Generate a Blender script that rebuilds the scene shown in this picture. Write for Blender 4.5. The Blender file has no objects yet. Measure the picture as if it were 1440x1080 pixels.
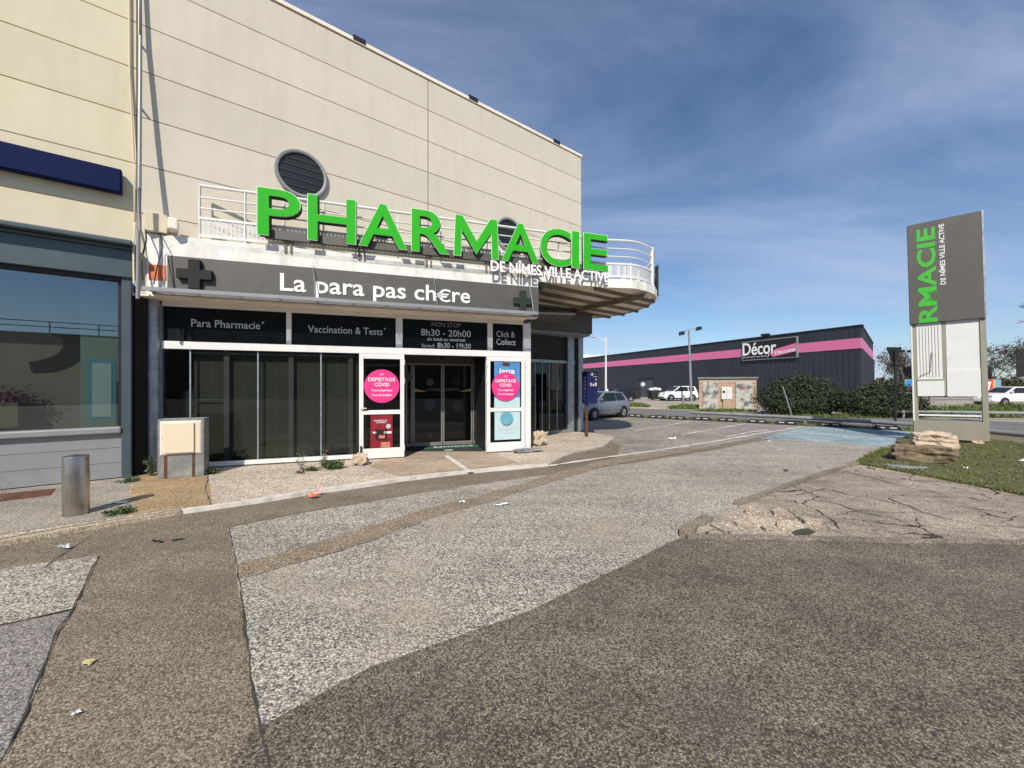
import bpy, bmesh, math, random
from mathutils import Vector, Matrix, noise as mnoise
random.seed(7)
R = math.radians
sc = bpy.context.scene
# ------------------------------------------------------------------ camera
EYE = 1.6; FPX = 540.0; HZ = 542.0
cd = bpy.data.cameras.new('camera'); cam = bpy.data.objects.new('camera', cd)
sc.collection.objects.link(cam); sc.camera = cam
cam.location = (0, 0, EYE); cam.rotation_euler = (R(90), 0, 0)
cd.sensor_width = 36; cd.lens = 36*FPX/1440.0; cd.shift_y = 2/1440.0
cd.clip_start = .05; cd.clip_end = 3000
# ------------------------------------------------------------------ light
SUN_EL = R(43); LX, LY = .15, .989
world = bpy.data.worlds.new('World'); sc.world = world; world.use_nodes = True
wn = world.node_tree.nodes; wl = world.node_tree.links; wn.clear()
wo = wn.new('ShaderNodeOutputWorld'); bg = wn.new('ShaderNodeBackground'); bg.inputs['Strength'].default_value = .085
sky = wn.new('ShaderNodeTexSky'); sky.sky_type = 'NISHITA'; sky.sun_disc = False
sky.sun_elevation = SUN_EL; sky.sun_rotation = math.atan2(-LX, -LY); sky.air_density = 1.0; sky.dust_density = .15; sky.ozone_density = 2.6
tc = wn.new('ShaderNodeTexCoord'); sx = wn.new('ShaderNodeSeparateXYZ'); wl.new(tc.outputs['Generated'], sx.inputs[0])
def wmath(op, a, b=None):
    m = wn.new('ShaderNodeMath'); m.operation = op
    for i, v in enumerate((a, b)):
        if v is None: continue
        if isinstance(v, (int, float)): m.inputs[i].default_value = v
        else: wl.new(v, m.inputs[i])
    return m.outputs[0]
den = wmath('ADD', wmath('MAXIMUM', sx.outputs['Z'], 0.0), .22)
cx = wmath('DIVIDE', sx.outputs['X'], den); cy = wmath('DIVIDE', sx.outputs['Y'], den)
cc = wn.new('ShaderNodeCombineXYZ'); wl.new(cx, cc.inputs[0]); wl.new(cy, cc.inputs[1])
mp = wn.new('ShaderNodeMapping'); mp.inputs['Rotation'].default_value = (0, 0, R(-28)); mp.inputs['Scale'].default_value = (.55, 1.25, 1)
mp.inputs['Location'].default_value = (.35, .2, 0)
wl.new(cc.outputs[0], mp.inputs[0])
n1 = wn.new('ShaderNodeTexNoise'); n1.inputs['Scale'].default_value = .9; n1.inputs['Detail'].default_value = 9; n1.inputs['Roughness'].default_value = .58
n1.inputs['Distortion'].default_value = .9
n2 = wn.new('ShaderNodeTexNoise'); n2.inputs['Scale'].default_value = .55; n2.inputs['Detail'].default_value = 3
wl.new(mp.outputs[0], n1.inputs['Vector']); wl.new(mp.outputs[0], n2.inputs['Vector'])
cl = wmath('MULTIPLY', n1.outputs[0], wmath('ADD', n2.outputs[0], .35))
rp = wn.new('ShaderNodeMapRange'); rp.inputs['From Min'].default_value = .25; rp.inputs['From Max'].default_value = .60
rp.inputs['To Min'].default_value = 0; rp.inputs['To Max'].default_value = .72; rp.interpolation_type = 'SMOOTHSTEP'
wl.new(cl, rp.inputs['Value'])
mx = wn.new('ShaderNodeMixRGB'); mx.inputs[2].default_value = (4.6, 5.5, 7.6, 1)
tn = wn.new('ShaderNodeMixRGB'); tn.blend_type = 'MULTIPLY'; tn.inputs[0].default_value = 1; tn.inputs[2].default_value = (.85, .97, 1.08, 1); wl.new(sky.outputs[0], tn.inputs[1])
wl.new(rp.outputs[0], mx.inputs[0]); wl.new(tn.outputs[0], mx.inputs[1])
wl.new(mx.outputs[0], bg.inputs['Color']); wl.new(bg.outputs[0], wo.inputs[0])
sd = bpy.data.lights.new('sun', 'SUN'); sd.energy = 3.9; sd.angle = R(.5); sd.color = (1, .93, .83)
sun = bpy.data.objects.new('sun', sd); sc.collection.objects.link(sun); sun.location = (-10, -30, 30)
sun.rotation_euler = Vector((LX*math.cos(SUN_EL), LY*math.cos(SUN_EL), -math.sin(SUN_EL))).to_track_quat('-Z', 'Y').to_euler()
sc.view_settings.view_transform = 'Standard'; sc.view_settings.look = 'None'; sc.view_settings.exposure = .33; sc.view_settings.gamma = 1

# ------------------------------------------------------------------ materials
def lin(r, g, b, k=1.0):
    f = lambda c: ((c/255+.055)/1.055)**2.4 if c > 10 else c/255/12.92
    return (f(r)*k, f(g)*k, f(b)*k, 1)
MATS = {}
def newmat(name):
    m = bpy.data.materials.new(name); m.use_nodes = True; nt = m.node_tree; nt.nodes.clear()
    o = nt.nodes.new('ShaderNodeOutputMaterial'); p = nt.nodes.new('ShaderNodeBsdfPrincipled'); nt.links.new(p.outputs[0], o.inputs[0])
    MATS[name] = m
    return m, nt, p, o
def N(nt, t, **kw):
    n = nt.nodes.new(t)
    for k, v in kw.items(): n.inputs[k.replace('_', ' ')].default_value = v
    return n
def pm(name, col, rough=.6, metal=0, var=.12, scale=3.0, bump=0.0, bscale=60, dirt=None, dirt_amt=.5, dscale=1.2, stretch=None, island=0):
    m, nt, p, o = newmat(name); L = nt.links.new
    tcn = nt.nodes.new('ShaderNodeTexCoord'); src = tcn.outputs['Object']
    if stretch:
        mpn = nt.nodes.new('ShaderNodeMapping'); mpn.inputs['Scale'].default_value = stretch; L(src, mpn.inputs[0]); dsrc = mpn.outputs[0]
    else: dsrc = src
    a = N(nt, 'ShaderNodeTexNoise', Scale=scale, Detail=6, Roughness=.65); L(src, a.inputs['Vector'])
    mr = N(nt, 'ShaderNodeMapRange', From_Min=.3, From_Max=.7, To_Min=1-var, To_Max=1+var); L(a.outputs[0], mr.inputs[0])
    mul = nt.nodes.new('ShaderNodeVectorMath'); mul.operation = 'SCALE'; mul.inputs[0].default_value = col[:3]; L(mr.outputs[0], mul.inputs['Scale'])
    out = mul.outputs[0]
    if dirt:
        d = N(nt, 'ShaderNodeTexNoise', Scale=dscale, Detail=8, Roughness=.7); L(dsrc, d.inputs['Vector'])
        dr = N(nt, 'ShaderNodeMapRange', From_Min=.48, From_Max=.72, To_Min=0, To_Max=dirt_amt); L(d.outputs[0], dr.inputs[0])
        mixn = nt.nodes.new('ShaderNodeMixRGB'); L(dr.outputs[0], mixn.inputs[0]); L(out, mixn.inputs[1]); mixn.inputs[2].default_value = dirt; out = mixn.outputs[0]
    if island:
        gi = nt.nodes.new('ShaderNodeNewGeometry'); mi = N(nt, 'ShaderNodeMapRange', To_Min=1-island, To_Max=1+island); L(gi.outputs['Random Per Island'], mi.inputs[0])
        si = nt.nodes.new('ShaderNodeVectorMath'); si.operation = 'SCALE'; L(out, si.inputs[0]); L(mi.outputs[0], si.inputs['Scale']); out = si.outputs[0]
    L(out, p.inputs['Base Color'])
    rr = N(nt, 'ShaderNodeMapRange', To_Min=max(0, rough-.08), To_Max=min(1, rough+.1)); L(a.outputs[0], rr.inputs[0]); L(rr.outputs[0], p.inputs['Roughness'])
    p.inputs['Metallic'].default_value = metal
    if bump:
        b = N(nt, 'ShaderNodeTexNoise', Scale=bscale, Detail=4); L(src, b.inputs['Vector'])
        bn = N(nt, 'ShaderNodeBump', Strength=bump, Distance=.02); L(b.outputs[0], bn.inputs['Height']); L(bn.outputs[0], p.inputs['Normal'])
    return m
def asphalt(name, dark, mid, light, scale=55, stain=.25, stain_col=None, rough=.9, bump=.22, cracks=0.0, streak=.16):
    m, nt, p, o = newmat(name); L = nt.links.new
    g = nt.nodes.new('ShaderNodeNewGeometry'); pos = g.outputs['Position']
    v = N(nt, 'ShaderNodeTexVoronoi', Scale=scale); L(pos, v.inputs['Vector'])
    v2 = N(nt, 'ShaderNodeTexVoronoi', Scale=scale*2.3); L(pos, v2.inputs['Vector'])
    s1 = nt.nodes.new('ShaderNodeSeparateColor'); L(v.outputs['Color'], s1.inputs[0])
    s2 = nt.nodes.new('ShaderNodeSeparateColor'); L(v2.outputs['Color'], s2.inputs[0])
    mm = N(nt, 'ShaderNodeMath'); mm.operation = 'MULTIPLY_ADD'; mm.inputs[1].default_value = .65; L(s1.outputs[0], mm.inputs[0])
    sc2 = N(nt, 'ShaderNodeMath'); sc2.operation = 'MULTIPLY'; sc2.inputs[1].default_value = .35; L(s2.outputs[0], sc2.inputs[0]); L(sc2.outputs[0], mm.inputs[2])
    ramp = nt.nodes.new('ShaderNodeValToRGB'); e = ramp.color_ramp.elements
    e[0].position = .08; e[0].color = dark; e[1].position = .92; e[1].color = light
    x = e.new(.45); x.color = mid
    L(mm.outputs[0], ramp.inputs[0]); out = ramp.outputs[0]
    gp = N(nt, 'ShaderNodeMapRange', From_Min=.22, From_Max=.72, To_Min=1.42, To_Max=.66); L(v.outputs['Distance'], gp.inputs[0])
    gs = nt.nodes.new('ShaderNodeVectorMath'); gs.operation = 'SCALE'; L(out, gs.inputs[0]); L(gp.outputs[0], gs.inputs['Scale']); out = gs.outputs[0]
    n = N(nt, 'ShaderNodeTexNoise', Scale=.55, Detail=7, Roughness=.62, Distortion=.6); L(pos, n.inputs['Vector'])
    n3 = N(nt, 'ShaderNodeTexNoise', Scale=5.0, Detail=5, Roughness=.6); L(pos, n3.inputs['Vector'])
    av = N(nt, 'ShaderNodeMath'); av.operation = 'MULTIPLY_ADD'; av.inputs[1].default_value = .4; L(n3.outputs[0], av.inputs[0])
    av2 = N(nt, 'ShaderNodeMath'); av2.operation = 'MULTIPLY'; av2.inputs[1].default_value = .6; L(n.outputs[0], av2.inputs[0]); L(av2.outputs[0], av.inputs[2])
    mr = N(nt, 'ShaderNodeMapRange', From_Min=.36, From_Max=.64, To_Min=1-stain, To_Max=1+stain); L(av.outputs[0], mr.inputs[0])
    sv = nt.nodes.new('ShaderNodeVectorMath'); sv.operation = 'SCALE'; L(out, sv.inputs[0]); L(mr.outputs[0], sv.inputs['Scale']); out = sv.outputs[0]
    if streak:
        mps = nt.nodes.new('ShaderNodeMapping'); mps.inputs['Rotation'].default_value = (0, 0, R(-32)); mps.inputs['Scale'].default_value = (.35, 2.2, 1); L(pos, mps.inputs[0])
        ns = N(nt, 'ShaderNodeTexNoise', Scale=1.1, Detail=6, Roughness=.7); L(mps.outputs[0], ns.inputs['Vector'])
        ms = N(nt, 'ShaderNodeMapRange', From_Min=.35, From_Max=.68, To_Min=1-streak, To_Max=1+streak); L(ns.outputs[0], ms.inputs[0])
        ss = nt.nodes.new('ShaderNodeVectorMath'); ss.operation = 'SCALE'; L(out, ss.inputs[0]); L(ms.outputs[0], ss.inputs['Scale']); out = ss.outputs[0]
        dk_ = N(nt, 'ShaderNodeTexVoronoi', Scale=.9); L(pos, dk_.inputs['Vector'])
        nd = N(nt, 'ShaderNodeTexNoise', Scale=9, Detail=3); L(pos, nd.inputs['Vector'])
        ds = N(nt, 'ShaderNodeMath'); ds.operation = 'MULTIPLY_ADD'; ds.inputs[1].default_value = .12; L(nd.outputs[0], ds.inputs[0]); L(dk_.outputs['Distance'], ds.inputs[2])
        dm = N(nt, 'ShaderNodeMapRange', From_Min=.09, From_Max=.13, To_Min=.62, To_Max=1); L(ds.outputs[0], dm.inputs[0])
        s3 = nt.nodes.new('ShaderNodeVectorMath'); s3.operation = 'SCALE'; L(out, s3.inputs[0]); L(dm.outputs[0], s3.inputs['Scale']); out = s3.outputs[0]
    if stain_col:
        d = N(nt, 'ShaderNodeTexNoise', Scale=.9, Detail=6, Roughness=.6); mpn = nt.nodes.new('ShaderNodeMapping'); mpn.inputs['Location'].default_value = (7, 3, 0)
        L(pos, mpn.inputs[0]); L(mpn.outputs[0], d.inputs['Vector'])
        dr = N(nt, 'ShaderNodeMapRange', From_Min=.5, From_Max=.72, To_Min=0, To_Max=.55); L(d.outputs[0], dr.inputs[0])
        mixn = nt.nodes.new('ShaderNodeMixRGB'); L(dr.outputs[0], mixn.inputs[0]); L(out, mixn.inputs[1]); mixn.inputs[2].default_value = stain_col; out = mixn.outputs[0]
    hgt = v.outputs['Distance']
    if cracks:
        w = N(nt, 'ShaderNodeTexNoise', Scale=2.4, Detail=5); L(pos, w.inputs['Vector'])
        wa = nt.nodes.new('ShaderNodeVectorMath'); wa.operation = 'MULTIPLY_ADD'; L(w.outputs['Color'], wa.inputs[0]); wa.inputs[1].default_value = (.5, .5, 0); L(pos, wa.inputs[2])
        cv = N(nt, 'ShaderNodeTexVoronoi', Scale=cracks); cv.feature = 'DISTANCE_TO_EDGE'; L(wa.outputs[0], cv.inputs['Vector'])
        msk = N(nt, 'ShaderNodeTexNoise', Scale=.8, Detail=2); L(pos, msk.inputs['Vector'])
        wd = N(nt, 'ShaderNodeMapRange', From_Min=.42, From_Max=.68, To_Min=.0, To_Max=.022); L(msk.outputs[0], wd.inputs[0])
        lt = N(nt, 'ShaderNodeMath'); lt.operation = 'LESS_THAN'; L(cv.outputs['Distance'], lt.inputs[0]); L(wd.outputs[0], lt.inputs[1])
        mixc = nt.nodes.new('ShaderNodeMixRGB'); L(lt.outputs[0], mixc.inputs[0]); L(out, mixc.inputs[1]); mixc.inputs[2].default_value = (.06, .05, .038, 1); out = mixc.outputs[0]
    L(out, p.inputs['Base Color']); p.inputs['Roughness'].default_value = rough; p.inputs['Specular IOR Level'].default_value = .25
    bn = N(nt, 'ShaderNodeBump', Strength=bump, Distance=.012); bn.invert = True; L(hgt, bn.inputs['Height']); L(bn.outputs[0], p.inputs['Normal'])
    return m
def glassmat(name, tint, refl, ior=1.45, rough=0.0):
    m = bpy.data.materials.new(name); m.use_nodes = True; nt = m.node_tree; nt.nodes.clear(); L = nt.links.new
    o = nt.nodes.new('ShaderNodeOutputMaterial'); t = nt.nodes.new('ShaderNodeBsdfTransparent'); t.inputs[0].default_value = tint
    g = nt.nodes.new('ShaderNodeBsdfGlossy'); g.inputs['Roughness'].default_value = rough; g.inputs[0].default_value = (.9, .97, 1, 1)
    f = N(nt, 'ShaderNodeFresnel', IOR=ior); ad = N(nt, 'ShaderNodeMath'); ad.operation = 'ADD'; ad.use_clamp = True; ad.inputs[1].default_value = refl
    gb = nt.nodes.new('ShaderNodeNewGeometry'); iv = N(nt, 'ShaderNodeMath'); iv.operation = 'SUBTRACT'; iv.inputs[0].default_value = 1; L(gb.outputs['Backfacing'], iv.inputs[1]); mb_ = N(nt, 'ShaderNodeMath'); mb_.operation = 'MULTIPLY'; L(ad.outputs[0], mb_.inputs[0]); L(iv.outputs[0], mb_.inputs[1])
    L(f.outputs[0], ad.inputs[0]); ad = mb_; mxs = nt.nodes.new('ShaderNodeMixShader'); L(ad.outputs[0], mxs.inputs[0]); L(t.outputs[0], mxs.inputs[1]); L(g.outputs[0], mxs.inputs[2]); L(mxs.outputs[0], o.inputs[0])
    MATS[name] = m; return m
def meshmat(name, col, scale=40, fill=.35):
    m, nt, p, o = newmat(name); L = nt.links.new
    p.inputs['Base Color'].default_value = col; p.inputs['Roughness'].default_value = .6
    t = nt.nodes.new('ShaderNodeBsdfTransparent'); tcn = nt.nodes.new('ShaderNodeTexCoord')
    v = N(nt, 'ShaderNodeTexVoronoi', Scale=scale); v.feature = 'DISTANCE_TO_EDGE'; v.inputs['Randomness'].default_value = .0; L(tcn.outputs['Object'], v.inputs['Vector'])
    lt = N(nt, 'ShaderNodeMath'); lt.operation = 'LESS_THAN'; lt.inputs[1].default_value = fill*.35; L(v.outputs['Distance'], lt.inputs[0])
    mxs = nt.nodes.new('ShaderNodeMixShader'); L(lt.outputs[0], mxs.inputs[0]); L(t.outputs[0], mxs.inputs[1]); L(p.outputs[0], mxs.inputs[2]); L(mxs.outputs[0], o.inputs[0])
    return m
def corrug(name, col, scale=3.0, axis='X', rough=.5, amp=.25):
    m, nt, p, o = newmat(name); L = nt.links.new
    tcn = nt.nodes.new('ShaderNodeTexCoord'); w = N(nt, 'ShaderNodeTexWave', Scale=scale); w.bands_direction = axis; L(tcn.outputs['Object'], w.inputs['Vector'])
    p.inputs['Base Color'].default_value = col; p.inputs['Roughness'].default_value = rough
    bn = N(nt, 'ShaderNodeBump', Strength=amp, Distance=.05); L(w.outputs[0], bn.inputs['Height']); L(bn.outputs[0], p.inputs['Normal'])
    return m
def leafmat(name, a, b, rough=.6):
    m, nt, p, o = newmat(name); L = nt.links.new
    g = nt.nodes.new('ShaderNodeNewGeometry'); r = nt.nodes.new('ShaderNodeValToRGB'); r.color_ramp.elements[0].color = a; r.color_ramp.elements[1].color = b
    n = N(nt, 'ShaderNodeTexNoise', Scale=1.6, Detail=3); L(g.outputs['Position'], n.inputs['Vector'])
    mxm = N(nt, 'ShaderNodeMath'); mxm.operation = 'MULTIPLY_ADD'; mxm.inputs[1].default_value = .55; L(g.outputs['Random Per Island'], mxm.inputs[0])
    h = N(nt, 'ShaderNodeMath'); h.operation = 'MULTIPLY'; h.inputs[1].default_value = .45; L(n.outputs[0], h.inputs[0]); L(h.outputs[0], mxm.inputs[2])
    L(mxm.outputs[0], r.inputs[0]); L(r.outputs[0], p.inputs['Base Color']); p.inputs['Roughness'].default_value = rough
    return m
WHITE = pm('white_paint', (.74, .73, .69, 1), .45, var=.06, dirt=(.35, .31, .25, 1), dirt_amt=.3, dscale=2.2)
WHITEBAND = pm('white_render', (.80, .78, .73, 1), .8, var=.08, bump=.2, dirt=(.33, .29, .23, 1), dirt_amt=.55, dscale=1.4, stretch=(2.5, 2.5, .6))
ALU = pm('white_aluminium', (.76, .75, .72, 1), .35, var=.04, dirt=(.42, .38, .32, 1), dirt_amt=.22)
GALV = pm('galvanised_steel', (.36, .40, .43, 1), .45, .6, var=.25, scale=7, dirt=(.16, .17, .17, 1), dirt_amt=.5, dscale=6)
STEEL = pm('brushed_steel', (.50, .46, .40, 1), .3, 1, var=.12, scale=9, dirt=(.25, .2, .15, 1), dirt_amt=.45, stretch=(1, 1, .15), dscale=6)
GREY = pm('dark_grey_panel', lin(92, 89, 83, .85), .5, var=.06, dirt=lin(116, 110, 100), dirt_amt=.25, dscale=1.6)
DGREY = pm('charcoal_block', lin(50, 47, 43, .28), .75, var=.1)
DGREEN = pm('dark_green_block', lin(44, 58, 40, .8), .4, var=.35, scale=40)
BLACK = pm('black_matt', (.012, .012, .013, 1), .5, var=.15)
NIGHT = pm('navy_shutter', (.005, .008, .010, 1), .55, var=.12); NIGHT.node_tree.nodes['Principled BSDF'].inputs['Specular IOR Level'].default_value = .12
GREEN = pm('green_acrylic', (.016, .40, .004, 1), .8, var=.07, scale=2.2)
PALEGREEN = pm('pale_green_edge', (.55, .78, .5, 1), .4, var=.03)
WTEXT = pm('white_letter', (.82, .82, .80, 1), .5, var=.03)
GTEXT = pm('grey_letter', (.50, .52, .53, 1), .5, var=.05)
WALL_L = pm('beige_render', lin(222, 211, 182, .93), .85, var=.04, scale=1.1, bump=.22, bscale=90, dirt=lin(176, 162, 132), dirt_amt=.25, dscale=1.0, stretch=(2.2, 2.2, .35), island=.035)
WALL_R = pm('stone_render', lin(216, 207, 188, .93), .85, var=.04, scale=1.1, bump=.22, bscale=90, dirt=lin(170, 158, 136), dirt_amt=.25, dscale=1.0, stretch=(2.2, 2.2, .35), island=.035)
GROOVE = pm('groove_brown', lin(112, 98, 76), .9)  # plain brown for the wall joints and the light box ribs
BLUEGREY = pm('blue_grey_metal', lin(96, 112, 118, .62), .42, .2, var=.08, dirt=lin(90, 96, 96), dirt_amt=.25)
LGREY = pm('light_grey_cladding', lin(178, 178, 180, .62), .45, .1, var=.05, dirt=lin(120, 115, 108), dirt_amt=.3)
NAVY = pm('navy_sign', (.005, .011, .06, 1), .6, var=.05); NAVY.node_tree.nodes['Principled BSDF'].inputs['Specular IOR Level'].default_value = .1
ORANGE = pm('orange_paint', (.62, .16, .05, 1), .6)
GLASS_L = glassmat('window_glass', (.74, .77, .75, 1), .17)
GLASS_D = glassmat('dark_glass', (.61, .63, .61, 1), .008)
GLASS_C = glassmat('clear_glass', (.8, .84, .83, 1), .0)
OLIVE = pm('dark_screen', lin(122, 126, 112, .7), .7, var=.15, scale=2)
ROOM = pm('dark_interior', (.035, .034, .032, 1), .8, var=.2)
ROOMG = pm('shop_interior_wall', lin(150, 142, 130, .8), .8, var=.05)
ROOMT = pm('teal_interior_wall', lin(150, 180, 168, .8), .7, var=.05)
PINK = pm('pink_print', (.72, .035, .22, 1), .5, var=.03)
RED = pm('red_print', (.26, .008, .018, 1), .5, var=.5, scale=16, dirt=(.03, .004, .01, 1), dirt_amt=.8, dscale=10)
PALEB = pm('pale_blue_print', lin(196, 222, 226, .85), .5, var=.03)
SKYB = pm('sky_print', lin(90, 150, 210, .8), .5, var=.3, scale=4)
TEALP = pm('teal_print', lin(110, 180, 200, .8), .5, var=.1)
YEL = pm('yellow_film', (.55, .33, .02, 1), .5)
CREAM = pm('cream_cabinet', lin(238, 222, 192, .85), .45, var=.03)
CONC = pm('weathered_concrete', lin(140, 142, 138, .75), .9, var=.15, scale=6, bump=.3, bscale=40, dirt=lin(190, 186, 172), dirt_amt=.5, dscale=4)
RUST = pm('rusty_steel', (.12, .05, .025, 1), .8, .2, var=.4, scale=12, bump=.2)
STONE = pm('pink_limestone', lin(208, 188, 164, .85), .9, var=.2, scale=5, bump=.6, bscale=14, dirt=lin(120, 92, 70), dirt_amt=.6, dscale=5)
STONE2 = pm('lichen_stone', lin(158, 138, 110, .62), .92, var=.3, scale=9, bump=.9, bscale=14, dirt=lin(58, 54, 38), dirt_amt=1.3, dscale=5.5)
TAUPE = pm('taupe_panel', lin(172, 168, 148, .7), .55, var=.05, dirt=lin(120, 112, 96), dirt_amt=.3, dscale=2.5)
PLY = pm('white_board', lin(228, 228, 224, .9), .6, var=.04, dirt=lin(150, 145, 135), dirt_amt=.3, dscale=3)
DECOR = pm('anthracite_cladding', lin(62, 66, 76, .8), .45, .2, var=.14, scale=.6, island=.1)
PINKB = pm('pink_cladding', lin(222, 120, 164, .9), .5, var=.04)
BLACKR = pm('black_rubber', (.018, .018, .018, 1), .8, var=.3, scale=10)
BLUEBAY = asphalt('blue_bay_paint', lin(98, 120, 126, .9), lin(126, 146, 152), lin(178, 188, 188), 60, .4, lin(172, 178, 174), cracks=0)
GROUND = asphalt('brown_asphalt', lin(70, 62, 53), lin(120, 108, 92), lin(164, 151, 132), 120, .16, lin(98, 90, 80))
PALE = asphalt('pale_aggregate_asphalt', lin(58, 53, 47), lin(146, 139, 128), lin(208, 201, 188), 82, .18, lin(168, 153, 132), bump=.35)
MIDG = asphalt('mid_grey_asphalt', lin(72, 69, 65), lin(124, 119, 113), lin(168, 162, 154), 110, .18)
DARK = asphalt('dark_asphalt', lin(52, 46, 39), lin(97, 89, 78), lin(156, 146, 130), 115, .26, lin(84, 80, 76))
BROWN = asphalt('tan_trench_patch', lin(78, 68, 56), lin(134, 120, 101), lin(178, 163, 142), 90, .18)
LOT = asphalt('worn_parking_asphalt', lin(100, 94, 86), lin(146, 139, 129), lin(174, 166, 155), 40, .26, lin(112, 102, 92))
ROADM = asphalt('road_asphalt', lin(90, 88, 86), lin(116, 114, 111), lin(140, 137, 133), 30, .16)
LOT2 = asphalt('far_lot_asphalt', lin(140, 132, 120), lin(166, 157, 144), lin(184, 174, 160), 20, .15)
WALKM = asphalt('gravel_walk', lin(112, 102, 90), lin(186, 173, 156), lin(220, 208, 190), 50, .13, lin(160, 142, 118), bump=.35)
CONCW = asphalt('concrete_walk', lin(118, 112, 102), lin(150, 143, 131), lin(176, 168, 155), 70, .2, lin(120, 112, 100))
TANW = asphalt('tan_walk', lin(108, 88, 64), lin(164, 140, 106), lin(190, 166, 132), 70, .16)
SLABW = asphalt('door_slab', lin(130, 112, 92), lin(170, 152, 130), lin(194, 178, 156), 80, .2, lin(190, 160, 124))
ISLE = asphalt('cracked_concrete', lin(98, 90, 78), lin(152, 140, 124), lin(184, 172, 154), 80, .3, lin(100, 92, 82), cracks=1.7)
KERBM = asphalt('kerb_concrete', lin(130, 118, 96), lin(178, 164, 140), lin(205, 192, 168), 80, .2, lin(120, 105, 84))
KERBI = asphalt('grey_kerb', lin(90, 82, 72), lin(128, 119, 106), lin(150, 141, 128), 80, .25)
SLABP = asphalt('pale_broken_concrete', lin(124, 112, 96), lin(172, 158, 140), lin(202, 188, 168), 70, .2, lin(160, 140, 116))
MARK = pm('worn_road_paint', lin(226, 220, 208, .85), .8, var=.12, scale=4, dirt=lin(150, 142, 130), dirt_amt=.75, dscale=5)
SEAMM = pm('seam_dirt', (.05, .044, .034, 1), .95, var=.4, scale=20)
SOIL = pm('grass_soil', lin(104, 104, 58, .62), .95, var=.4, scale=6, bump=.6, bscale=40, dirt=lin(120, 108, 76), dirt_amt=.6, dscale=1.5)
GRASSM = leafmat('grass_blades', lin(66, 80, 26, .8), lin(140, 142, 70, .8))
VERGE = leafmat('verge_grass', lin(58, 84, 26, .8), lin(116, 138, 58, .8))
BUSHM = leafmat('dark_evergreen_leaves', (.008, .016, .006, 1), (.045, .065, .022, 1), .8)
OLIVEL = leafmat('olive_leaves', (.05, .05, .02, 1), (.14, .12, .05, 1))
BROWNL = leafmat('brown_twigs', (.09, .075, .055, 1), (.20, .17, .12, 1))
BARK = pm('bark', (.09, .07, .055, 1), .9, var=.3, scale=12)
WEEDM = leafmat('weed_leaves', (.02, .04, .01, 1), (.10, .14, .04, 1))
CARS = pm('silver_car_paint', lin(160, 166, 176, .8), .3, .5, var=.02)
CARW = pm('white_car_paint', (.78, .78, .77, 1), .25, 0, var=.02)
CARB = pm('black_car_paint', (.012, .012, .014, 1), .2, 0, var=.05)
CARG = glassmat('car_glass', (.10, .12, .12, 1), .03)
RIM = pm('alloy_rim', (.45, .45, .45, 1), .35, .7)
LAMPR = pm('red_lamp', (.3, .01, .01, 1), .25)
LAMPW = pm('clear_lamp', (.6, .62, .62, 1), .15)
SOFFIT = pm('beige_soffit', lin(246, 232, 214, 1), .8, var=.08, dirt=lin(170, 148, 124), dirt_amt=.4, dscale=2)
BEAM = pm('grey_beam', lin(150, 140, 126, .7), .7, var=.2, scale=4, dirt=lin(90, 76, 62), dirt_amt=.6, dscale=5)
NET = meshmat('wire_net', (.62, .61, .58, 1), 46, .5)
BLOCK = pm('hut_block', lin(196, 172, 146, .8), .9, var=.16, scale=2, island=.08, bump=.3, dirt=lin(110, 88, 70), dirt_amt=.5, dscale=2)
PEEL = pm('peeling_door', lin(206, 202, 192, .8), .6, var=.06, dirt=lin(92, 104, 108), dirt_amt=2.6, dscale=2.4)
REDT = pm('graffiti_red', (.42, .05, .05, 1), .7)
MATG = pm('green_mat', (.02, .09, .055, 1), .9, var=.3, scale=30)
PLASTIC = pm('crumpled_plastic', (.66, .68, .70, 1), .3, var=.2, scale=30)
ORLIT = pm('orange_wrapper', (.75, .13, .03, 1), .4, var=.2, scale=40)
FLESH = pm('pink_wrapper', (.78, .42, .40, 1), .4, var=.2, scale=40)

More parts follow.
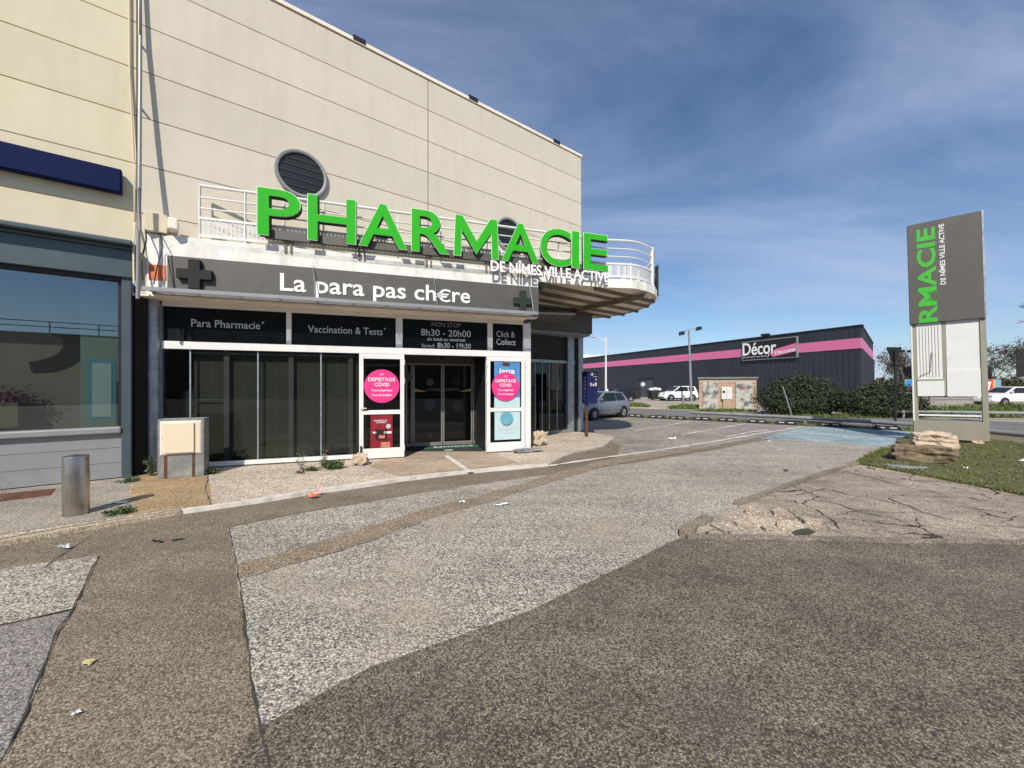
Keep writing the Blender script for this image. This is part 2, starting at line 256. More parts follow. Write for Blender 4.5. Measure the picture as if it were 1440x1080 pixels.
# ------------------------------------------------------------------ builders
class MB:
    def __init__(s, off=(0, 0, 0)): s.v = []; s.f = []; s.o = Vector(off)
    def add(s, vs, fs):
        b = len(s.v); s.v += [tuple(Vector(v)-s.o) for v in vs]; s.f += [tuple(b+i for i in f) for f in fs]; return s
    def box(s, x0, x1, y0, y1, z0, z1):
        return s.add([(x0, y0, z0), (x1, y0, z0), (x1, y1, z0), (x0, y1, z0), (x0, y0, z1), (x1, y0, z1), (x1, y1, z1), (x0, y1, z1)],
                     [(0, 3, 2, 1), (4, 5, 6, 7), (0, 1, 5, 4), (1, 2, 6, 5), (2, 3, 7, 6), (3, 0, 4, 7)])
    def bar(s, p, q, w, h, up=(0, 0, 1)):
        p, q = Vector(p), Vector(q); d = (q-p).normalized(); up = Vector(up); sd_ = d.cross(up)
        if sd_.length < 1e-4: sd_ = d.cross(Vector((1, 0, 0)))
        sd_.normalize(); u = sd_.cross(d); a = sd_*w/2; b = u*h/2
        vs = [p-a-b, p+a-b, p+a+b, p-a+b, q-a-b, q+a-b, q+a+b, q-a+b]
        return s.add(vs, [(0, 3, 2, 1), (4, 5, 6, 7), (0, 1, 5, 4), (1, 2, 6, 5), (2, 3, 7, 6), (3, 0, 4, 7)])
    def tube(s, pts, r, n=8, r2=None):
        pts = [Vector(p) for p in pts]; rings = []
        for i, p in enumerate(pts):
            d = (pts[min(i+1, len(pts)-1)]-pts[max(i-1, 0)]).normalized()
            a = d.cross(Vector((0, 0, 1)))
            if a.length < .05: a = d.cross(Vector((1, 0, 0)))
            a.normalize(); b = a.cross(d)
            rr = r if r2 is None else r+(r2-r)*i/(len(pts)-1)
            rings.append([p+(a*math.cos(2*math.pi*k/n)+b*math.sin(2*math.pi*k/n))*rr for k in range(n)])
        vs = [v for rg in rings for v in rg]; fs = []
        for i in range(len(pts)-1):
            for k in range(n): fs.append((i*n+k, i*n+(k+1) % n, (i+1)*n+(k+1) % n, (i+1)*n+k))
        fs.append(tuple(range(n))); fs.append(tuple((len(pts)-1)*n+k for k in reversed(range(n))))
        return s.add(vs, fs)
    def prism(s, poly, z0, z1):
        n = len(poly); vs = [(p[0], p[1], z0) for p in poly]+[(p[0], p[1], z1) for p in poly]
        return s.add(vs, [tuple(reversed(range(n))), tuple(range(n, 2*n))]+[(i, (i+1) % n, n+(i+1) % n, n+i) for i in range(n)])
    def prism_y(s, poly, y0, y1):   # polygon in XZ pushed along Y
        n = len(poly); vs = [(p[0], y0, p[1]) for p in poly]+[(p[0], y1, p[1]) for p in poly]
        return s.add(vs, [tuple(range(n)), tuple(reversed(range(n, 2*n)))]+[(i, n+i, n+(i+1) % n, (i+1) % n) for i in range(n)])
    def lathe(s, prof, c=(0, 0, 0), n=24, axis='Z'):
        vs = []; fs = []; m = len(prof)
        for k in range(n):
            a = 2*math.pi*k/n
            for r_, h in prof:
                x, y = r_*math.cos(a), r_*math.sin(a)
                v = (x, y, h) if axis == 'Z' else (x, h, y)
                vs.append((v[0]+c[0], v[1]+c[1], v[2]+c[2]))
        for k in range(n):
            for i in range(m-1):
                fs.append((k*m+i, ((k+1) % n)*m+i, ((k+1) % n)*m+i+1, k*m+i+1))
        return s.add(vs, fs)
    def disc_y(s, c, r, y0, y1, n=32, sx=1.0):
        return s.prism_y([(c[0]+sx*r*math.cos(2*math.pi*k/n), c[1]+r*math.sin(2*math.pi*k/n)) for k in range(n)], y0, y1)
    def build(s, name, mat, parent=None, smooth=False, bevel=0, fix=True):
        me = bpy.data.meshes.new(name); me.from_pydata(s.v, [], s.f)
        if fix:
            bm = bmesh.new(); bm.from_mesh(me); bmesh.ops.recalc_face_normals(bm, faces=bm.faces); bm.to_mesh(me); bm.free()
        if smooth:
            me.polygons.foreach_set('use_smooth', [True]*len(me.polygons))
        if mat: me.materials.append(mat)
        o = bpy.data.objects.new(name, me); sc.collection.objects.link(o)
        if parent: o.parent = parent
        if bevel:
            b = o.modifiers.new('bevel', 'BEVEL'); b.width = bevel; b.segments = 2; b.limit_method = 'ANGLE'; b.angle_limit = R(40)
        if smooth:
            me.set_sharp_from_angle(angle=R(40))
        return o
def tag(o, label, cat=None, group=None, kind=None):
    o['label'] = label
    if cat: o['category'] = cat
    if group: o['group'] = group
    if kind: o['kind'] = kind
    return o
def thing(name, label, cat, loc=(0, 0, 0), rz=0, group=None):
    o = bpy.data.objects.new(name, None); o.empty_display_size = .2; sc.collection.objects.link(o)
    o.location = loc; o.rotation_euler = (0, 0, rz); return tag(o, label, cat, group)
def single(mb, name, mat, label, cat, loc=(0, 0, 0), rz=0, group=None, **kw):
    o = mb.build(name, mat, **kw); o.location = loc; o.rotation_euler = (0, 0, rz); return tag(o, label, cat, group)
def kids(o): return [c for c in bpy.data.objects if c.parent == o]
def copy_tree(o, parent=None):
    c = o.copy(); sc.collection.objects.link(c)
    if parent: c.parent = parent
    for k in kids(o): copy_tree(k, c)
    return c
def text_mesh(body, bold=0.0, depth=.01, res=3, ls=1.0, align='CENTER', lines=1.0):
    cu = bpy.data.curves.new('t', 'FONT'); cu.body = body; cu.offset = bold; cu.extrude = depth; cu.resolution_u = res
    cu.space_character = ls; cu.align_x = align; cu.space_line = lines
    ob = bpy.data.objects.new('t', cu); sc.collection.objects.link(ob)
    dg = bpy.context.evaluated_depsgraph_get(); dg.update()
    me = bpy.data.meshes.new_from_object(ob.evaluated_get(dg))
    bpy.data.objects.remove(ob); bpy.data.curves.remove(cu)
    return me
def text(name, body, mat, parent, x0, x1, z0, z1, yb, depth=.01, bold=0.0, res=3, ls=1.0, align='CENTER', rot=False, grow=0.0, skew=0.0, lines=1.0):
    """lettering in the parent's XZ plane facing -Y, its back at y=yb, filling the box x0..x1, z0..z1"""
    me = text_mesh(body, bold, 1.0, res, ls, align, lines)
    co = [v.co.copy() for v in me.vertices]
    if rot: co = [Vector((-c.y, c.x, c.z)) for c in co]
    mnx, mxx = min(c.x for c in co), max(c.x for c in co); mny, mxy = min(c.y for c in co), max(c.y for c in co)
    for v, c in zip(me.vertices, co):
        xx = x0-grow+(c.x-mnx)/(mxx-mnx)*(x1-x0+2*grow); zz = z0-grow+(c.y-mny)/(mxy-mny)*(z1-z0+2*grow)
        v.co = (xx, yb-depth*(c.z*.5+.5), zz+skew*(xx-x0))
    me.materials.clear(); me.materials.append(mat); me.name = name
    o = bpy.data.objects.new(name, me); sc.collection.objects.link(o); o.parent = parent
    return o
def G(u, v, z=0.0):
    Y = (EYE-z)*FPX/(v-HZ); return ((u-720)/FPX*Y, Y)
class Frame:
    def __init__(s, o, d):
        s.o = Vector(o); s.d = Vector(d).normalized(); s.n = Vector((s.d.y, -s.d.x)); s.a = math.atan2(s.d.y, s.d.x)
    def pt(s, t, o=0, z=0): p = s.o+s.d*t+s.n*o; return (p.x, p.y, z)
    def s_(s, u, o=0):
        k = (u-720)/FPX; p = s.o+s.n*o; return (k*p.y-p.x)/(s.d.x-k*s.d.y)
    def z_(s, u, v, o=0):
        p = s.o+s.n*o+s.d*s.s_(u, o); return EYE+(HZ-v)/FPX*p.y
M = Frame((-6.49, 6.65), (8.87, 6.6)); ML = 11.06
S = Frame((-5.83, 7.32), (.949, .314))
def leaf_quad(mb, p, n_, s_):
    a = n_.orthogonal().normalized(); a.rotate(Matrix.Rotation(random.uniform(0, 6.28), 3, n_)); b = n_.cross(a)
    mb.add([p-a*s_, p+b*s_*.45, p+a*s_, p-b*s_*.45], [(0, 1, 2, 3)])
# ------------------------------------------------------------------ ground sheets
def jitter(poly, step=.2, amp=.012, seed=0, closed=True):
    out = []; n = len(poly)
    for i in range(n if closed else n-1):
        a, b = Vector(poly[i][:2]), Vector(poly[(i+1) % n][:2]); k = max(1, int((b-a).length/step)); nn = Vector((-(b-a).y, (b-a).x)); 
        if nn.length > 1e-6: nn.normalize()
        for j in range(k):
            p = a+(b-a)*j/k; f = mnoise.noise((p.x*2.1+seed, p.y*2.1, seed*.37))*amp*1.6+mnoise.noise((p.x*9+seed, p.y*9, 3))*amp*.8
            out.append(tuple(p+nn*f))
    if not closed: out.append(tuple(poly[-1][:2]))
    return out
def sheet(name, poly, z, mat, label, amp=.012, step=.2, seed=0, thick=0, kind='structure'):
    pts = jitter(poly, step, amp, seed) if amp else poly
    bm = bmesh.new(); f = bm.faces.new([bm.verts.new((p[0], p[1], z)) for p in pts])
    if f.normal.z < 0 or sum(pts[i][0]*pts[(i+1) % len(pts)][1]-pts[(i+1) % len(pts)][0]*pts[i][1] for i in range(len(pts))) < 0: f.normal_flip()
    if thick:
        r = bmesh.ops.extrude_face_region(bm, geom=[f]); bmesh.ops.translate(bm, verts=[v for v in r['geom'] if isinstance(v, bmesh.types.BMVert)], vec=(0, 0, -thick))
    bmesh.ops.recalc_face_normals(bm, faces=bm.faces) if thick else None
    bmesh.ops.triangulate(bm, faces=bm.faces)
    me = bpy.data.meshes.new(name); bm.to_mesh(me); bm.free(); me.materials.append(mat)
    o = bpy.data.objects.new(name, me); sc.collection.objects.link(o); o['kind'] = kind; o['label'] = label; o['category'] = name.replace('_', ' ')
    return o
def strip_pts(line, w0, w1=None, step=.2, amp=.0, seed=0):
    pts = [Vector(p) for p in jitter(line, step, amp, seed, closed=False)]; l, r = [], []; n = len(pts)
    for i, p in enumerate(pts):
        d = (pts[min(i+1, n-1)]-pts[max(i-1, 0)]).normalized(); nn = Vector((-d.y, d.x)); w = w0 if w1 is None else w0+(w1-w0)*i/(n-1)
        if amp: w *= .25+1.9*abs(mnoise.noise((p.x*5+seed, p.y*5, 1.5)))+.5*abs(mnoise.noise((p.x*19+seed, p.y*19, 4.5)))
        l.append(tuple(p+nn*w/2)); r.append(tuple(p-nn*w/2))
    return l+r[::-1]
def strip(name, line, w0, w1, z, mat, label, step=.05, amp=.0, seed=0):
    P = strip_pts(line, w0, w1, step, amp, seed); n = len(P)//2; l, r = P[:n], P[n:][::-1]
    me = bpy.data.meshes.new(name); me.from_pydata([(*p, z) for p in r]+[(*p, z) for p in l], [], [(i, i+1, n+i+1, n+i) for i in range(n-1)]); me.materials.append(mat)
    o = bpy.data.objects.new(name, me); sc.collection.objects.link(o); o['kind'] = 'structure'; o['label'] = label; o['category'] = name.replace('_', ' ')
    return o
def PX(*pts): return [G(*p) for p in pts]
gd = [(1400*math.cos(2*math.pi*k/48), 1400*math.sin(2*math.pi*k/48)) for k in range(48)]
sheet('ground', gd, 0, GROUND, 'brown asphalt ground of the forecourt', amp=0)
pale = PX((320, 743), (420, 723), (520, 706), (640, 686), (740, 672), (800, 664), (900, 650), (1000, 634), (1060, 622), (1100, 616), (1240, 628), (1205, 655), (1140, 677), (1060, 706), (1000, 733), (960, 757), (890, 790), (800, 840), (700, 890), (600, 940), (500, 985), (368, 1030), (352, 930), (340, 850), (333, 800))
sheet('asphalt_patch', pale, .004, PALE, 'pale coarse aggregate asphalt patch across the forecourt', .012, .15, 1)
sheet('road', PX((352, 1034), (430, 988), (520, 937), (620, 905), (720, 872), (820, 826), (890, 788), (960, 757))+[(2.2, 4.02), (5.2, 3.87), (9, 3.65), (30, 3), (60, -29), (-60, -29), (-30, -12), (-1.2, -2), (-1.05, .6)], .008, DARK, 'dark worn asphalt road in the foreground', .02, .12, 2)
sheet('trench_patch', PX((331, 796), (480, 753), (600, 716), (665, 701), (776, 667), (850, 648), (990, 627), (995, 631), (850, 656), (776, 678), (665, 713), (600, 731), (480, 775), (335, 813)), .008, BROWN, 'brown trench repair strip crossing the pale asphalt', .02, .15, 3)
sheet('asphalt_patch', PX((-300, 850), (0, 801), (138, 782), (100, 859), (0, 880), (-300, 945)), .004, PALE, 'light aggregate asphalt patch at the left edge', .015, .15, 4)
sheet('asphalt_patch', PX((-300, 946), (0, 881), (100, 860), (72, 905), (58, 950), (8, 1060), (-60, 1190), (-600, 1190)), .004, MIDG, 'grey asphalt patch in the lower left corner', .02, .1, 5)
for nm, ln, w in (('a', [(320, 742), (333, 800), (342, 868), (352, 930), (368, 1030), (378, 1090)], .009), ('b', [(138, 782), (120, 822), (100, 860), (72, 905), (58, 950), (8, 1060)], .008), ('c', [(-100, 902), (0, 880), (100, 858)], .012),
                  ('d', [(320, 742), (420, 722), (520, 705), (640, 686)], .007), ('e', [(296, 716), (290, 690), (292, 672)], .012), ('f', [(60, 800), (130, 752), (185, 735)], .008), ('g', [(335, 815), (480, 776), (600, 732)], .008)):
    strip('pavement_joint', PX(*ln), w, None, .0088 if nm != 'e' else .0365, SEAMM, 'dark dirt filled asphalt joint', .025, .012, len(nm)+ord(nm))
# parking area and road beyond
W0 = Vector((13.5, 13.8)); WD = Vector((.804, -.594)).normalized(); WN = Vector((-WD.y, WD.x)); WN = -WN if WN.y < 0 else WN
def W(a, b): p = W0+WD*a+WN*b; return (p.x, p.y)
sheet('parking_lot', PX((862, 655), (920, 641), (1000, 628), (1100, 609), (1200, 616), (1240, 626))+[(10.6, 10.3), W(1.2, -.1), W(-25, -.1), (2.5, 30), (2.3, 14.5), (2.6, 12.2), (2.9, 10.2)], .0045, LOT, 'worn grey asphalt of the parking bays', .01, .5, 6)
sheet('road', [W(-80, .9), W(60, .9), W(60, 7.4), W(-80, 7.4)], .009, ROADM, 'grey asphalt road behind the low rail', 0)
sheet('verge', [W(-25, -.05), W(1.2, -.05), W(1.6, .95), W(-25, .95)], .012, SOIL, 'thin grassy strip behind the wheel stops', .06, .3, 8)
sheet('far_lot', [W(-80, 7.4), W(60, 7.4), W(60, 60), W(-80, 90)], .006, LOT2, 'pale asphalt yard in front of the dark warehouse', 0)
sheet('kerb', strip_pts([W(-60, 7.45), W(-20, 7.45), W(-9.4, 7.45)], .22), .10, KERBM, 'pale kerb on the far side of the road', 0, thick=.1)
sheet('parking_bay', PX((1131, 600), (1262, 604.5), (1291, 606), (1246, 629), (1160, 622), (1068, 617.5)), .0085, BLUEBAY, 'pale blue painted parking bay beside the totem', .03, .12, 9)
for ln, w, lb in (([(770, 656), (840, 645.5), (920, 634.5), (1000, 622), (1060, 611.5), (1130, 600)], .12, 'long white line from the kerb to the blue bay'), ([(958, 612), (1000, 604.5), (1046, 596.5)], .09, 'white bay line beside the long white line'),
                  ([(893, 606), (930, 600), (972, 592.5)], .09, 'white bay line near the silver car'), ([(1070, 617.6), (1150, 621.8), (1246, 629)], .08, 'white edge line of the blue bay'), ([(1020, 615), (1055, 608), (1080, 605)], .07, 'faded white dash on the parking asphalt')):
    sheet('road_marking', strip_pts(PX(*ln), w, None, .15, .004, 4), .0128, MARK, lb, 0)
# pavement along the building
K = [(-300, 840), (-60, 778), (0, 766), (90, 749), (180, 735), (256, 722), (330, 712), (440, 694), (560, 677), (620, 669.5), (700, 661.5), (770, 655.5)]
KP = PX(*K)
walk = KP+PX((800, 640), (850, 628), (866, 615))+[(2.5, 13.0), (1.2, 13), (-6.0, 9.0), (-14, 1.6)]
sheet('pavement', walk, .03, WALKM, 'gravelly pavement in front of the pharmacy', 0, thick=.03)
sheet('pavement_slab', PX((-300, 820), (-60, 766), (0, 756), (90, 742), (176, 730), (188, 716), (180, 694), (192, 672))+[(-6.6, 6.72), (-9.2, 4.6), (-10, 4.2)], .034, CONCW, 'grey concrete pavement slab around the steel bollard', .01, .15, 11)
sheet('pavement_slab', PX((178, 729), (256, 717), (299, 713), (291, 673), (300, 660), (210, 660), (193, 672), (183, 694), (190, 716)), .0345, TANW, 'tan pavement slab before the cream cabinet', .008, .15, 12)
sheet('pavement_slab', PX((520, 658), (560, 672), (622, 665.5), (700, 657.5), (728, 652), (690, 637), (560, 637)), .036, SLABW, 'smooth concrete slab at the pharmacy door', .006, .15, 13)
sheet('road_marking', strip_pts(PX((627, 643), (662, 667)), .11), .0405, MARK, 'white painted joint on the slab at the door', 0)
sheet('kerb', strip_pts(KP[:6], .16, None, .3, .006, 3), .05, KERBM, 'tan concrete kerb edging the pavement', 0, thick=.06)
sheet('kerb', strip_pts(KP[5:], .13, None, .3, .004, 3), .052, MARK, 'white painted kerb edging the pavement', 0, thick=.06)
sheet('kerb', strip_pts([(p[0]+.02, p[1]+.05) for p in KP[:6]], .014, None, .3), .0535, SEAMM, 'groove along the tan kerb', 0)
# concrete island
isle = [(1.86, 4.08), (3.36, 5.33), (6.9, 7.65), (7.0, 7.3), (7.17, 6.45), (7.29, 5.47), (9.2, 4.8), (9.2, 3.72), (5.17, 3.92)]
sheet('traffic_island', isle, .03, ISLE, 'cracked concrete traffic island', 0, thick=.03)
sheet('kerb', strip_pts([(1.78, 4.04), (2.3, 4.5)], .11, None, .1, .01, 2), .075, KERBI, 'broken stub of kerb at the tip of the traffic island', 0, thick=.075)
sheet('kerb', strip_pts([(3.0, 5.07), (3.5, 5.42), (5.1, 6.5), (6.9, 7.68)], .11, None, .3, .008, 6), .075, KERBI, 'grey kerb along the traffic island', 0, thick=.075)
sheet('kerb', strip_pts([(1.82, 4.02), (5.17, 3.86), (9.2, 3.66)], .07, None, .1, .02, 5), .04, KERBI, 'crumbling low kerb along the near edge of the island', 0, thick=.04)
grass_poly = [(6.95, 7.7), (8.6, 9.0), (10.3, 10.15), (11.2, 11.2), (13.2, 12.4), (13.9, 11.0), (13.9, 10.0), (22, 6), (22, 3.5), (9.2, 4.82), (7.33, 5.5), (7.22, 6.45), (7.05, 7.3)]
sheet('lawn', grass_poly, .04, SOIL, 'grass island ground under the totem', .06, .12, 14)
def in_poly(x, y, P):
    c = False; n = len(P)
    for i in range(n):
        x1, y1 = P[i]; x2, y2 = P[(i+1) % n]
        if (y1 > y) != (y2 > y) and x < (x2-x1)*(y-y1)/(y2-y1)+x1: c = not c
    return c
def blades(name, label, poly, n, mat, h0, h1, w, z=.03, patchy=.0):
    mb = MB(); xs = [p[0] for p in poly]; ys = [p[1] for p in poly]; k = 0
    while k < n:
        x, y = random.uniform(min(xs), max(xs)), random.uniform(min(ys), max(ys))
        if not in_poly(x, y, poly): continue
        if patchy and mnoise.noise((x*1.3, y*1.3, 5)) < patchy*random.uniform(-1, 1)-.1: k += .3; continue
        k += 1; a = random.uniform(0, 6.28); h = random.uniform(h0, h1); dx, dy = math.cos(a)*w, math.sin(a)*w; lx, ly = random.gauss(0, h*.7), random.gauss(0, h*.7)
        mb.add([(x-dx, y-dy, z), (x+dx, y+dy, z), (x+lx, y+ly, z+h)], [(0, 1, 2)])
    o = mb.build(name, mat, fix=False); o['kind'] = 'stuff'; o['label'] = label; o['category'] = 'grass'; return o
blades('grass', 'short patchy grass on the island under the totem', grass_poly, 26000, GRASSM, .015, .06, .008, .035, .6)
blades('grass', 'weedy grass along the wheel stops', [W(-17, 0), W(1.2, 0), W(1.5, .9), W(-17, .9)], 4500, GRASSM, .03, .12, .02, .01, .5)
# broken slabs of concrete at the island tip
def slab(cx_, cy_, r, tilt, rz, label):
    random.seed(int(cx_*100)); n = 9; poly = [(r*(.6+.5*random.random())*math.cos(6.283*k/n), r*.62*(.6+.5*random.random())*math.sin(6.283*k/n)) for k in range(n)]
    poly = jitter(poly, .06, .03, cx_)
    mb = MB().prism(poly, -.04, .018)
    o = single(mb, 'concrete_slab', SLABP, label, 'broken slab', (cx_, cy_, .045), rz, 'broken slabs on the island'); o.rotation_euler = (tilt, tilt*.6, rz)
for u, v, r, tl, rz, lb in ((1072, 738, .20, .05, .4, 'broad broken slab beside the gap in the island kerb'), (1100, 727, .20, .06, 1.2, 'broken slab behind the broad one at the gap in the kerb'), (1112, 744, .17, .09, -.2, 'broken slab with a raised lip in front of the dark hole'), (1044, 742, .13, .06, .9, 'small broken slab close to the kerb stub'),
                            (1086, 752, .12, .05, 2.0, 'small broken slab at the near edge of the island'), (1140, 738, .16, .04, .3, 'flat broken slab right of the dark hole'), (1058, 724, .11, .1, .1, 'tilted kerb fragment at the gap')): slab(*G(u, v), r, tl, rz, lb)
rb_ = MB(); random.seed(5)
for k in range(420):
    u, v = random.gauss(1075, 38), random.gauss(738, 10); x_, y_ = G(u, v)
    if not in_poly(x_, y_, isle): continue
    r = random.uniform(.004, .016); rb_.add([(x_-r, y_, .03), (x_+r*.6, y_-r, .03), (x_+r, y_+r*.8, .03), (x_, y_, .03+r*1.2)], [(0, 1, 3), (1, 2, 3), (2, 0, 3)])
o = rb_.build('rubble', SLABP); o['kind'] = 'stuff'; o['label'] = 'crumbled concrete rubble at the tip of the island'; o['category'] = 'rubble'
sheet('pothole', jitter(PX((1112, 753), (1132, 745), (1148, 752), (1140, 757), (1118, 757)), .03, .02, 3), .0345, SEAMM, 'dark hole between the broken slabs', 0)
eb = MB(); edge_ = [(6.95, 7.7), (8.6, 9.0), (9.2, 9.4)]; e2_ = [(9.2, 4.82), (7.33, 5.5), (7.22, 6.45), (7.05, 7.3), (6.95, 7.7)]
for ed in (edge_, e2_):
    for a_, b_ in zip(ed[:-1], ed[1:]):
        for k in range(int((Vector(b_)-Vector(a_)).length*330)):
            p = Vector(a_).lerp(Vector(b_), random.random())+Vector((random.gauss(0, .05), random.gauss(0, .05))); q = random.uniform(0, 6.28); h = random.uniform(.02, .07)
            eb.add([(p.x-.008*math.cos(q), p.y-.008*math.sin(q), .03), (p.x+.008*math.cos(q), p.y+.008*math.sin(q), .03), (p.x+random.gauss(0, .03), p.y+random.gauss(0, .03), .03+h)], [(0, 1, 2)])
o = eb.build('grass', GRASSM, fix=False); o['kind'] = 'stuff'; o['label'] = 'ragged grass along the edges of the island lawn'; o['category'] = 'grass'
cr_ = [[(1085, 716), (1110, 722), (1125, 735), (1133, 748)], [(1185, 664), (1230, 676), (1280, 690), (1340, 700)], [(1120, 700), (1160, 690), (1200, 700), (1260, 712)], [(1180, 712), (1200, 722), (1260, 735), (1300, 748)], [(1000, 742), (1020, 752), (1032, 760)], [(1250, 705), (1300, 725), (1370, 742), (1440, 745)], [(1145, 720), (1170, 735), (1180, 748)]]
for i, ln in enumerate(cr_): strip('pavement_crack', PX(*ln), .022, .010, .0346, SEAMM, 'dark crack in the concrete island', .03, .03, 20+i)
# ------------------------------------------------------------------ beige commercial building (frame M: x along the wall, -y towards the street)
ma = M.a; mo = (M.o.x, M.o.y, 0)
bld = thing('commercial_building', 'tall beige panelled commercial building with flat parapet and round windows', 'building', mo, ma)
ZG = [4.6, 5.44, 6.27, 7.08, 7.88, 8.68, 9.46]
def panels(x0, x1, zs):
    mb = MB(); mb.box(x0, x1, .03, .22, zs[0], zs[-1])
    for a, b in zip(zs[:-1], zs[1:]): mb.box(x0, x1, 0, .03, a+.009, b-.009)
    return mb
panels(-9, -.012, [4.02]+ZG).build('wall', WALL_L, bld)['label'] = 'warm beige panel wall over the blue grey shop'
tj = M.s_(602)
panels(.012, tj-.012, [3.2]+ZG).build('wall', WALL_R, bld)
panels(tj+.012, ML, [3.2]+ZG).build('wall', WALL_R, bld)
for j_ in (0, tj): MB().box(j_-.011, j_+.011, .012, .2, 3.2, 9.46).build('expansion_joint', GROOVE, bld)
cp = MB(); x = -9.0; brk = [M.s_(u) for u in (505, 665, 782)]
MB().box(-9, ML+.03, -.03, .3, 9.472, 9.55).build('coping', SOFFIT, bld)
for b in brk: MB().box(b-.14, b+.14, -.045, .1, 9.50, 9.60).build('coping_clip', BLACK, bld)
MB().box(ML-.2, ML, .221, 22, 0, 9.44).build('side_wall', WALL_R, bld)
MB().box(-9, ML-.21, .25, 22, 9.2, 9.4).build('roof', GREY, bld)
for u in (424, 715):
    t = M.s_(u); cz = 6.07
    fr = MB().lathe([(.43, -.02), (.43, -.06), (.445, -.07), (.485, -.07), (.50, -.055), (.50, .0)], (t, 0, cz), 40, 'Y').build('round_window', LGREY, bld, smooth=True)
    MB().disc_y((t, cz), .435, -.012, -.03, 40).build('pane', pm('dark_round_glass', (.008, .016, .017, 1), .45), fr)
    lv = MB()
    for k in range(-2, 3):
        hw = math.sqrt(max(.01, .43**2-(k*.14)**2)); lv.box(t-hw, t+hw, -.045, -.03, cz+k*.14-.004, cz+k*.14+.004)
    lv.build('glazing_bar', GREY, fr)
# recessed side entrance at the right end of the wall
tr = 7.75
MB().box(tr, ML-.35, -.03, .05, 2.42, 3.2).build('roller_shutter', corrug('shutter_slats', (.02, .022, .024, 1), 5.5, 'Z', .4, .6), bld)
MB().box(tr, ML-.35, -.05, .03, 2.33, 2.419).build('shutter_guide', GALV, bld)
MB().box(tr, ML-.42, .0, .012, .14, 2.33).build('side_glass', GLASS_D, bld)
mb = MB(); 
for u in (752, 762, 772, 783): a = M.s_(u); mb.box(a-.012, a+.012, -.02, .03, .14, 2.33)
mb.build('mullion', GALV, bld)
MB().box(tr, ML-.42, -.06, .06, .031, .139).build('sill', CONC, bld)
a0, a1 = M.s_(796), M.s_(804.5)
MB().box(a0, a1, -.1, .08, .03, 3.25).build('column', GALV, bld, bevel=.01)
MB().box(a1+.002, ML-.21, -.04, .2, .03, 3.25).build('corner_shutter', corrug('corner_slats', (.015, .016, .018, 1), 6, 'Z', .4, .6), bld)
MB().box(ML-.205, ML+.02, -.09, .219, .03, 3.25).build('column', GALV, bld, bevel=.01)
MB().box(ML-1.9, ML-1.2, 1.0, 1.5, .03, 1.0).build('reception_desk', LGREY, bld)
# shop interior shell
room = MB()
rp_ = [S.pt(-.72, -.12), S.pt(6.5, -.12), (-.21, 11.33), M.pt(10.8, -.1), M.pt(10.8, -5), M.pt(-.05, -5), M.pt(-.05, -.3)]
loc_ = lambda p: tuple((Vector((p[0], p[1]))-M.o).dot(v) for v in (M.d, -M.n))
rl = [loc_(p) for p in rp_]
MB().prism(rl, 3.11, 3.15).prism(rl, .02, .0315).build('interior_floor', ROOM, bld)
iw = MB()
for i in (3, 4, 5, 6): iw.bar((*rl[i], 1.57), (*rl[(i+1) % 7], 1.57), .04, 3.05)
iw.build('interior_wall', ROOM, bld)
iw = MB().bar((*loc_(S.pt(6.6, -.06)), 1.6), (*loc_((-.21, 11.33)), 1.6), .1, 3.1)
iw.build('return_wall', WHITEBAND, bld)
# ------------------------------------------------------------------ blue grey shop front on the left
shp = thing('storefront', 'blue grey metal shop front with one large window under the beige wall', 'shop front', mo, ma)
xw = M.s_(169)
MB().box(-9, -.03, -.14, .1, 3.42, 3.88).build('beam', BLUEGREY, shp, bevel=.012)
MB().box(-9, -.02, -.2, .1, 3.881, 3.93).box(-9, -.02, -.32, .1, 3.931, 4.015).build('gutter', BLUEGREY, shp, bevel=.02)
MB().box(xw+.03, -.06, -.1, .12, .03, 3.419).build('pilaster', BLUEGREY, shp, bevel=.008)
MB().box(-9, xw+.028, -.075, .1, 3.36, 3.415).box(xw-.02, xw+.026, -.03, .06, .92, 3.359).build('window_frame', BLACK, shp)
MB().box(-9, xw+.029, -.13, .1, .80, .905).build('window_sill', LGREY, shp, bevel=.02)
kp = MB()
for a, b in ((.05, .30), (.306, .55), (.556, .795)): kp.box(-9, xw+.027, -.05, .1, a, b)
kp.build('kick_panel', LGREY, shp)
MB().box(-9, xw-.022, .0, .012, .906, 3.359).build('pane', GLASS_L, shp)
MB().box(-9, -.5, .72, .75, .03, 3.4).build('back_wall', ROOMG, shp)
MB().box(M.s_(113, -.6), -.30, .60, .71, .03, 3.4).build('partition', ROOMT, shp)
MB().box(-9, -.1, .1, 1.49, 3.41, 3.415).box(-9, -.1, .1, 1.49, .01, .03).build('ceiling', ROOMG, shp)
xs = M.s_(30); 
arc = [(M.s_(u, -.69), M.z_(u, v, -.69)) for u, v in ((42, 516), (72, 512), (94, 502), (104, 486), (97, 472), (74, 464))]
def curve_pts(P, n=8):
    out = []
    for i in range(len(P)-1):
        p0, p1, p2, p3 = [Vector(P[max(0, min(len(P)-1, j))]) for j in (i-1, i, i+1, i+2)]
        for k in range(n):
            t = k/n; out.append(.5*((2*p1)+(-p0+p2)*t+(2*p0-5*p1+4*p2-p3)*t*t+(-p0+3*p1-3*p2+p3)*t**3))
    out.append(Vector(P[-1])); return out
cpv = curve_pts(arc); ol, il = [], []
for i, p in enumerate(cpv):
    d = (cpv[min(i+1, len(cpv)-1)]-cpv[max(i-1, 0)]).normalized(); nn = Vector((-d.y, d.x)); w = .08+.045*math.sin(3.14*i/(len(cpv)-1))
    ol.append(tuple(p+nn*w)); il.append(tuple(p-nn*w))
MB().prism_y(ol+il[::-1], .695, .718).build('window_emblem', BLACK, shp)
